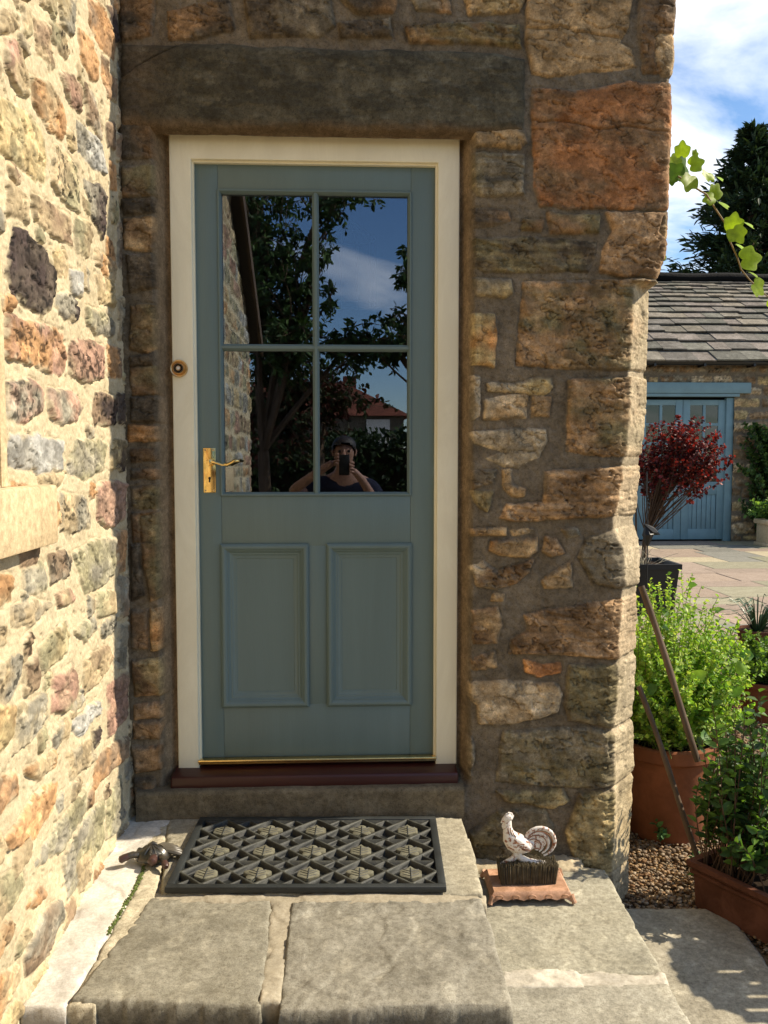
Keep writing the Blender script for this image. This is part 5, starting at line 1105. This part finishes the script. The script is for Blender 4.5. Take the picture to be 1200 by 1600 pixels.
# roof: diminishing courses of stone slates
rid = hitY(1100, 438, YB+3.1); run = 3.3; rise = float(rid[2])-eav-0.08; L_ = math.hypot(run, rise); rs = random.Random(9)
V_, F_, Cs = [], [], []; s = -0.12; i = 0; courses = []
while s < L_:
    g = 0.44-0.28*(s/L_); courses.append((s, g)); s += g
for (s, g) in courses:
    x = 2.3+rs.uniform(-0.4, 0)
    while x < 11.7:
        wd = rs.uniform(0.28, 0.62)*(0.6+g); c = A(rs.choice([(.20, .18, .14), (.24, .21, .16), (.17, .155, .13), (.22, .19, .16), (.155, .15, .12)]))*rs.uniform(0.8, 1.15)
        lift = 0.06+rs.uniform(-0.008, 0.008); th_ = rs.uniform(0.022, 0.035); i0 = len(V_); s0_ = s+rs.uniform(-0.025, 0.025)
        for (ss, ll) in ((s0_, lift), (s+g+0.1, lift-0.055)):
            for (xx) in (x+0.004, x+wd-0.004):
                for tt_ in (0, th_):
                    fy_ = ss/L_; V_.append((xx, YB-0.22+fy_*run-rise/L_*(ll+tt_)*1.0, eav+0.0+fy_*rise+run/L_*(ll+tt_)))
        a, b1, c1, d1, e1, f1, g1, h1_ = range(i0, i0+8)
        F_ += [(a, c1, d1, b1), (b1, d1, h1_, f1), (a, b1, f1, e1), (c1, g1, h1_, d1), (e1, f1, h1_, g1)]; Cs += [c]*8; x += wd
M['slate'] = stone_mat('stone_slate', None, 0.9, 3, 14, 60, 0.6, 1.35, 0.02)
roof = npmesh('roof', V_, F_, M['slate'], ob, A(Cs), False)
b = MB(); b.add([(2.3, YB-0.2, eav+0.03), (11.7, YB-0.2, eav+0.03), (11.7, YB-0.2+run, eav+0.03+rise), (2.3, YB-0.2+run, eav+0.03+rise), (11.7, YB+2*run, eav), (2.3, YB+2*run, eav)], [(0, 1, 2, 3), (3, 2, 4, 5)]); b.build('roof_deck', M['soffit'], roof, False)
b = MB(); b.tube([(x, YB-0.22+run, eav+rise+0.12+0.012*math.sin(x*4)) for x in np.arange(2.3, 11.8, 0.25)], 0.11, 10); b.build('ridge', M['slate'], roof)
# the slate material reads Col; ridge gets its own plain stone
roof.children[-1].data.materials[0] = stone_mat('ridge_stone', (.2, .18, .14), s1=3, s2=14, s3=60, bump=0.02)
b = MB(); b.tube([(2.3, YB-0.24, eav-0.02), (11.7, YB-0.24, eav-0.02)], 0.06, 10)
for x in np.arange(2.8, 11.5, 0.9): b.box((x-0.02, YB-0.3, eav-0.10), (x+0.02, YB-0.02, eav-0.05))
b.build('gutter', M['gutter'], ob)
# climber beside outbuilding doors
rb_ = np.random.RandomState(61); cx0 = bx(1176); cl = empty('climbing_plant', (cx0, YB-0.15, 0), 'dark green climber covering the outbuilding wall right of its blue doors', 'plant')
stl = []
for i in range(130):
    z = rb_.uniform(0.3, bz(662)); spread = 0.35+0.35*rb_.rand(); xx = cx0+0.35+rb_.uniform(-spread-0.15*(z < 1.8), 0.9); stl.append(stems(rb_, [(cx0+0.4+rb_.randn()*0.15, YB-0.06, max(0, z-0.8))], [(xx, YB-rb_.uniform(0.1, 0.45), z)], 0.1)[0])
stem_mesh(stl[:40], 0.012, 0.004, 'stem', M['stem'], cl, 4)
V_, F_, C_ = leafy(stl, rb_, 55, 0.10, 0.075, A([(.05, .10, .03), (.09, .16, .04), (.04, .075, .025), (.15, .24, .07)]), 0.2); npmesh('foliage', V_, F_, M['leaf'], cl, C_)
# stone planter by climber
sp_ = hitZ(1194, 862, 0); b = MB(); xq, yq = float(sp_[0])+0.62, YB-0.85
sq = empty('stone_planter', (xq, yq, 0), 'pale square stone planter at the foot of the outbuilding climber', 'planter')
b.box((xq-0.24, yq-0.24, 0), (xq+0.24, yq+0.24, 0.06), 0.01); b.box((xq-0.21, yq-0.21, 0.06), (xq+0.21, yq+0.21, 0.38), 0.01); b.box((xq-0.25, yq-0.25, 0.38), (xq+0.25, yq+0.25, 0.46), 0.015); b.build('body', M['sillstone'], sq)
stl = stems(rb_, [(xq, yq, 0.45)]*30, [(xq+rb_.randn()*0.2, yq+rb_.randn()*0.2, 0.5+rb_.rand()*0.35) for _ in range(30)], 0.05); V_, F_, C_ = leafy(stl, rb_, 25, 0.09, 0.06, A([(.10, .20, .05), (.2, .32, .08)]), 0.1); npmesh('foliage', V_, F_, M['leaf'], sq, C_)

# ------------------------------------------------------------------ conifers beyond the roof
def conifer(pxc, top_py, dist, rbase, seed, label):
    c = hitY(pxc, 600, dist); x, y = float(c[0]), dist; zt = float(hitY(pxc, top_py, dist)[2]); rs = np.random.RandomState(seed)
    e = empty('conifer_tree', (x, y, 0), label, 'tree', None); b = MB(); b.tube([(x, y, -0.05), (x+0.05, y, zt*0.5), (x, y, zt*0.97)], [0.32, 0.18, 0.03], 9); b.build('trunk', M['bark'], e)
    P, D, Nn, L, W, C = [], [], [], [], [], []; limbs = MB()
    for i in range(620):
        f = rs.rand()**0.8; z = zt*(0.10+0.90*f); R_ = rbase*(1-f)**0.9*rs.uniform(0.6, 1.2)+0.10; a = rs.uniform(0, 6.28); dr = A((math.cos(a), math.sin(a), 0)); up = 0.25-0.45*(1-f)
        nseg = 10+int(R_*5)
        if i % 4 == 0: limbs.tube([(x, y, z), (x+dr[0]*R_*0.9, y+dr[1]*R_*0.9, z+R_*up*0.6)], [0.03, 0.008], 4)
        for j in range(nseg*3):
            t = 0.35+0.65*rs.rand(); p = A((x, y, z))+dr*R_*t+A((0, 0, R_*t*(up+0.25*t)))+rs.randn(3)*0.10*(1.2-t*0.4)*(0.5+R_*0.3)
            P.append(p); D.append(dr+rs.randn(3)*0.45+A((0, 0, 0.15))); Nn.append(A((0, 0, 1))+rs.randn(3)*0.5); s = rs.uniform(0.6, 1.3); L.append(0.34*s); W.append(0.085*s); C.append(A([(.022, .045, .022), (.03, .06, .03), (.018, .034, .02), (.045, .075, .03)][rs.randint(4)]))
    limbs.build('limbs', M['bark'], e); V_, F_, C_ = leaf_geo(A(P), A(D), A(Nn), L, W, A(C)); npmesh('crown', V_, F_, M['leafdark'], e, C_)
conifer(1166, 206, 27.0, 4.6, 71, 'dark conifer behind the roof, the shorter left one')
conifer(1236, 150, 30.0, 4.6, 72, 'dark conifer behind the roof cut by the right edge, the taller one')

# ------------------------------------------------------------------ behind the camera (seen in the door glass)
def RP(px, py, path):
    """point whose mirror image in the glass appears at this pixel, path metres from the lens plane"""
    d = ray(px, py); p = CAM+d*(path/d[1]); yg = YD+0.0182; return A((p[0], 2*yg-p[1], p[2]))
def leafy_tree(base, crown, nl, seed, label, cols, leafL=0.09, leafW=0.036, trunk_r=0.09, nb=None, name='cherry_tree'):
    """crown = list of (centre, radii, branches)"""
    rs = np.random.RandomState(seed); e = empty(name, tuple(base), label, 'tree'); b = MB(); base = A(base, dtype=float) if False else np.array(base, float); fork = base+A((0, 0, 1.6))
    b.tube([base, base+A((0.03, 0, 0.8)), fork], [trunk_r, trunk_r*0.85, trunk_r*0.7], 9); twigs = []
    for c, r, n in crown:
        c = np.array(c, float); r = np.array(r, float); b.tube(stems(rs, [fork], [c], 0.15)[0], list(np.linspace(trunk_r*0.45, 0.02, 9)), 6)
        for i in range(n):
            d = rs.randn(3); d /= np.linalg.norm(d); t = c+d*r*rs.rand()**0.4; s = stems(rs, [c+(fork-c)*rs.uniform(0, 0.35)+rs.randn(3)*0.05], [t], 0.12)[0]; b.tube(s, list(np.linspace(0.012, 0.003, 9)), 4)
            for _ in range(5):
                k = rs.randint(3, 9); q = s[k]; dd = rs.randn(3)*0.16*(r.mean()/0.8); dd[2] -= 0.05; twigs.append(stems(rs, [q], [q+dd], 0.03)[0])
    for s in twigs: b.tube(s[::2], list(np.linspace(0.004, 0.002, 5)), 3)
    b.build('trunk', M['bark'], e); V_, F_, C_ = leafy(twigs, rs, nl, leafL, leafW, A(cols), 0.1, 0.6, 0.8, 0.5); npmesh('crown', V_, F_, M['leafdark'], e, C_)
gcol = [(.05, .09, .025), (.07, .12, .03), (.035, .06, .02)]
q = RP(440, 700, 9.5)
leafy_tree((q[0]-0.2, q[1], 0), [(RP(420, 400, 9.5), (0.5, 0.6, 0.75), 42), (RP(455, 500, 9.2), (0.6, 0.6, 0.55), 42), (RP(510, 305, 9.5), (0.55, 0.6, 0.22), 16), (RP(500, 420, 9.3), (0.32, 0.5, 0.32), 13), (RP(440, 560, 9.6), (0.5, 0.6, 0.4), 26), (RP(395, 300, 9.8), (0.5, 0.7, 0.7), 30), (RP(560, 530, 9.6), (0.6, 0.5, 0.22), 20)], 9, 81, 'leafy tree behind the photographer, left one in the door reflection', gcol)
q = RP(640, 700, 9.0)
leafy_tree((q[0]+0.5, q[1], 0), [(RP(645, 500, 9.0), (0.42, 0.5, 0.42), 26), (RP(655, 410, 9.2), (0.28, 0.5, 0.36), 14), (RP(720, 400, 9.2), (0.6, 0.6, 0.9), 36), (RP(615, 545, 9.0), (0.4, 0.5, 0.14), 12)], 9, 82, 'leafy tree behind the photographer, right one in the door reflection', gcol)
q = RP(500, 650, 13)
leafy_tree((q[0], q[1], 0), [(RP(500, 620, 13), (1.2, 0.8, 0.8), 50), (RP(430, 640, 13), (1.0, 0.8, 1.0), 40)], 9, 83, 'bronze-leaved shrub tree before the tiled house in the door reflection', [(.10, .03, .02), (.05, .05, .02), (.04, .06, .02)], 0.1, 0.06, name='shrub_tree')
# hedge (one dense mass) behind the camera
rs = np.random.RandomState(90); nH = 26000; q1 = RP(538, 700, 16)
P = np.stack([rs.uniform(-7, 8, nH), q1[1]+rs.uniform(-0.9, 0.9, nH), rs.rand(nH)**0.8*2.0], 1); P[:, 2] += 0.25*fbm(P[:, 0]*1.3, P[:, 0]*0, 3, 5)
V_, F_, C_ = leaf_geo(P, rs.randn(nH, 3), rs.randn(nH, 3), rs.uniform(0.08, 0.16, nH), rs.uniform(0.05, 0.09, nH), A(gcol)[rs.randint(3, size=nH)]*0.45); hg = empty('hedge', (0, q1[1], 0), 'dark clipped hedge behind the photographer in the door reflection', 'hedge'); npmesh('foliage', V_, F_, M['leafdark'], hg, C_)
b = MB()
for x in np.arange(-7, 8, 0.6): b.tube([(x, q1[1], -0.03), (x+0.1, q1[1]+0.1, 1.5)], [0.05, 0.02], 6)
b.box((-7.2, q1[1]-0.35, 0), (8.2, q1[1]+0.35, 1.7)); b.build('branches', M['soil'], hg, False)
# tiled house
hA = RP(530, 590, 38); hE = RP(628, 652, 38); yH = float(hA[1]); rz1, ez = float(hA[2])-0.4, float(hE[2]); xe_ = float(hE[0])+0.3; ridx = float(RP(560, 600, 38)[0])
hs_ = empty('tiled_house', (xe_-4, yH, 0), 'distant house with orange pantile roof in the door reflection', 'house')
b = MB(); b.box((xe_-9, yH-3.5, -0.03), (xe_-0.3, yH+1.2, ez)); b.build('walls', stone_mat('house_stone', (.13, .11, .08)), hs_, False)
tiles = paint_mat('orange_pantiles', (0.17, 0.055, 0.032), 0.8, 0.2, 0.3, 0.02, 12, None, 0.3)
b = MB(); b.add([(xe_-9.3, yH+1.5, ez), (xe_, yH+1.5, ez), (xe_, yH-3.8, ez), (xe_-9.3, yH-3.8, ez), (xe_-6.6, yH-1.1, rz1+0.3), (xe_-2.9, yH-1.1, rz1+0.3)], [(0, 1, 5, 4), (1, 2, 5), (2, 3, 4, 5), (3, 0, 4), (0, 3, 2, 1)]); rf = b.build('roof', tiles, hs_, False)
b = MB(); b.box((xe_-2.9, yH-1.4, rz1-0.4), (xe_-2.3, yH-0.9, rz1+0.55), 0.02); b.build('chimney', tiles, rf, False)
b = MB(); b.box((xe_-1.9, yH+1.15, ez-1.3), (xe_-0.9, yH+1.26, ez-0.15), 0.01); b.build('window', M['white_metal'], hs_)

# ------------------------------------------------------------------ the photographer
per = empty('person', (0.0, -3.25, 0), 'person in navy T-shirt holding up a phone, reflected in the lower right pane', 'person')
def skin(name, verts, edges, mat, parent, root=0, sub=2):
    me = bpy.data.meshes.new(name); me.from_pydata([v[:3] for v in verts], edges, []); me.update(); o = link(name, me, mat, parent)
    md = o.modifiers.new('skin', 'SKIN'); md.use_smooth_shade = True
    for i, v in enumerate(verts):
        sv_ = me.skin_vertices[0].data[i]; r = v[3]; sv_.radius = (r, r) if not isinstance(r, tuple) else r; sv_.use_root = (i == root)
    s = o.modifiers.new('sub', 'SUBSURF'); s.levels = sub; s.render_levels = sub
    return o
skinm = paint_mat('skin', (0.32, 0.175, 0.12), 0.5, 0.35, 0.08)
shirt = paint_mat('navy_cotton', (0.018, 0.02, 0.035), 0.9, 0.1, 0.15, 0.002, 60); jeans = paint_mat('dark_denim', (0.03, 0.04, 0.07), 0.9, 0.1, 0.15, 0.002, 60); hair = paint_mat('dark_hair', (0.018, 0.012, 0.009), 0.5, 0.4, 0.3, 0.004, 90, (1, 1, 0.3))
hz_ = 1.53; hy = -3.19
V_ = [(0, -3.28, 0.92, (0.13, 0.10)), (0, -3.28, 1.08, (0.13, 0.095)), (0, -3.27, 1.25, (0.15, 0.10)), (0, -3.26, 1.36, (0.11, 0.08)), (0, -3.23, 1.44, 0.055), (0, -3.20, 1.50, 0.06), (0, -3.19, 1.572, 0.085), (0, -3.20, 1.632, 0.07),
 (0.17, -3.27, 1.34, 0.06), (0.27, -3.20, 1.20, 0.045), (0.235, -3.07, 1.19, 0.04), (0.12, -2.95, 1.38, 0.03), (0.055, -2.915, 1.45, 0.024),
 (-0.17, -3.27, 1.34, 0.06), (-0.33, -3.17, 1.25, 0.045), (-0.36, -3.06, 1.30, 0.04), (-0.18, -2.95, 1.43, 0.03), (-0.07, -2.915, 1.50, 0.024),
 (0.09, -3.28, 0.86, 0.09), (0.10, -3.26, 0.48, 0.06), (0.11, -3.29, 0.10, 0.042), (0.12, -3.16, 0.045, 0.038), (-0.09, -3.28, 0.86, 0.09), (-0.10, -3.26, 0.48, 0.06), (-0.11, -3.29, 0.10, 0.042), (-0.12, -3.16, 0.045, 0.038)]
E_ = [(0, 1), (1, 2), (2, 3), (3, 4), (4, 5), (5, 6), (6, 7), (3, 8), (8, 9), (9, 10), (10, 11), (11, 12), (3, 13), (13, 14), (14, 15), (15, 16), (16, 17), (0, 18), (18, 19), (19, 20), (20, 21), (0, 22), (22, 23), (23, 24), (24, 25)]
skin('body', V_, E_, skinm, per)
# face: nose, lips, ears, jaw, brow
b = MB(); b.tube([(0, -3.098, 1.575), (0, -3.088, 1.553), (0, -3.080, 1.540), (0, -3.092, 1.532)], [0.007, 0.009, 0.013, 0.009], 8)
for s_ in (-1, 1): b.tube([(s_*0.078, -3.19, 1.58), (s_*0.084, -3.20, 1.56), (s_*0.078, -3.19, 1.53)], [0.006, 0.010, 0.006], 8)
b.tube([(0, -3.13, 1.47), (0, -3.12, 1.49), (0, -3.12, 1.51)], 0, 12, ell=[(0.03, 0.03), (0.045, 0.03), (0.05, 0.03)]); b.v = [(x, y, z+0.012) for x, y, z in b.v]; b.build('face', skinm, per)
b = MB(); b.tube([(-0.02, -3.097, 1.505), (0, -3.094, 1.507), (0.02, -3.097, 1.505)], [0.003, 0.005, 0.003], 8); b.v = [(x, y, z+0.012) for x, y, z in b.v]; b.build('mouth', paint_mat('lips', (0.3, 0.11, 0.09), 0.5), per)
for s_ in (-1, 1): b = MB(); b.lathe([(0.002, -0.010), (0.009, -0.006), (0.011, 0), (0.009, 0.006)], (s_*0.032, -3.108, 1.574), 12, 'Y'); b.build('eye', M['black'], per)
# hair cap
b = MB(); bmh = bmesh.new(); bmesh.ops.create_uvsphere(bmh, u_segments=24, v_segments=16, radius=1)
for v in bmh.verts:
    n = 1+0.03*math.sin(v.co.x*23)*math.cos(v.co.y*19); v.co = Vector((v.co.x*0.088*n, -3.200+v.co.y*0.100*n, 1.590+v.co.z*0.086*n))
bmesh.ops.delete(bmh, geom=[v for v in bmh.verts if v.co.z < 1.612-(-3.10-v.co.y)*0.9+0.012*math.sin(v.co.x*90) or v.co.z < 1.50], context='VERTS'); bmh.verts.index_update()
b.add([v.co for v in bmh.verts], [[v.index for v in f.verts] for f in bmh.faces]); b.v = [(x, y, z+0.012) for x, y, z in b.v]; b.build('hair', hair, per); bmh.free()
# clothes
V_ = [(0, -3.28, 0.90, (0.155, 0.12)), (0, -3.28, 1.08, (0.155, 0.12)), (0, -3.27, 1.25, (0.175, 0.125)), (0, -3.26, 1.355, (0.125, 0.1)), (0.17, -3.27, 1.335, 0.08), (0.25, -3.21, 1.225, 0.066), (-0.17, -3.27, 1.335, 0.08), (-0.29, -3.20, 1.265, 0.066)]
skin('t_shirt', V_, [(0, 1), (1, 2), (2, 3), (3, 4), (4, 5), (3, 6), (6, 7)], shirt, per)
V_ = [(0, -3.28, 0.93, (0.14, 0.115)), (0.095, -3.28, 0.82, 0.105), (0.10, -3.26, 0.48, 0.078), (0.11, -3.29, 0.08, 0.062), (-0.095, -3.28, 0.82, 0.105), (-0.10, -3.26, 0.48, 0.078), (-0.11, -3.29, 0.08, 0.062)]
skin('trousers', V_, [(0, 1), (1, 2), (2, 3), (0, 4), (4, 5), (5, 6)], jeans, per)
for s_ in (-1, 1): b = MB(); b.tube([(s_*0.115, -3.33, 0.04), (s_*0.115, -3.27, 0.05), (s_*0.12, -3.18, 0.04), (s_*0.12, -3.07, 0.028)], 0, 12, ell=[(0.035, 0.035), (0.042, 0.045), (0.045, 0.038), (0.035, 0.024)]); b.build('shoe', M['black'], per)
# hands: palm plus separate fingers curled round the phone sides (all behind the lens plane)
for s_, zc in ((1, 1.455), (-1, 1.51)):
    hv = [(s_*0.075, -2.935, zc-0.035, 0.022), (s_*0.062, -2.915, zc, 0.024)]; he = [(0, 1)]
    skin('palm', hv, he, skinm, per)
    for i in range(4):
        z = zc-0.028+i*0.021; L = (0.8, 0.95, 1.0, 0.9)[i]
        skin('finger', [(s_*0.060, -2.915, z, 0.010), (s_*(0.064), -2.897, z+0.004, 0.0095), (s_*0.052, -2.882, z+0.006, 0.009), (s_*(0.052-0.020*L), -2.8795, z+0.007, 0.0075)], [(0, 1), (1, 2), (2, 3)], skinm, per, sub=1)
    skin('thumb', [(s_*0.062, -2.925, zc-0.02, 0.013), (s_*0.046, -2.925, zc+0.012, 0.011), (s_*0.028, -2.918, zc+0.036, 0.009)], [(0, 1), (1, 2)], skinm, per, sub=1)
ph_ = empty('phone', (0, -2.895, 1.49), 'black phone held up by the photographer, reflected in the door glass', 'phone')
b = MB(); b.box((-0.036, -2.900, 1.535-0.125), (0.036, -2.892, 1.535+0.015), 0.003); b.build('case', M['black'], ph_)
b = MB(); b.lathe([(0.006, 0.0), (0.006, 0.002), (0.0045, 0.0025), (0.001, 0.001)], (0, -2.892, 1.53), 16, 'Y'); b.build('lens', M['darkglass'], ph_)

# ------------------------------------------------------------------ garden table outside the frame: its shadow falls on the lower slab
tz = 0.72; tsh = hitZ(1180, 1520, 0); tcx, tcy = float(tsh[0])+tz/math.tan(SEL)*math.cos(SAZ), float(tsh[1])+tz/math.tan(SEL)*math.sin(SAZ)
tb = empty('garden_table', (tcx, tcy, 0), 'round slatted garden table just beyond the right edge', 'table')
b = MB()
for i in range(8):
    y = -0.205+i*0.0586; hw = math.sqrt(max(0.0, 0.245**2-y*y)); b.box((tcx-hw, tcy+y-0.023, tz-0.012), (tcx+hw, tcy+y+0.023, tz+0.008), 0.003); b.box((tcx-hw*0.95-0.001, tcy+y+0.0225, tz-0.011), (tcx-0.13+0.035*(i%3), min(tcy+y+0.0365, tcy+0.235), tz+0.005))
b.tube([(tcx+0.24*math.cos(a), tcy+0.24*math.sin(a), tz-0.015) for a in np.linspace(0, 2*math.pi, 33)], 0.014, 8, caps=False); b.box((tcx-0.04, tcy-0.235, tz-0.03), (tcx+0.04, tcy+0.235, tz-0.013), 0.003); b.build('tabletop', M['wood'], tb)
for a in (0.5, 2.07, 3.64, 5.2): b = MB(); b.tube([(tcx+0.2*math.cos(a), tcy+0.2*math.sin(a), tz-0.02), (tcx+0.28*math.cos(a), tcy+0.28*math.sin(a), 0)], 0.014, 8); b.build('leg', M['wood'], tb)
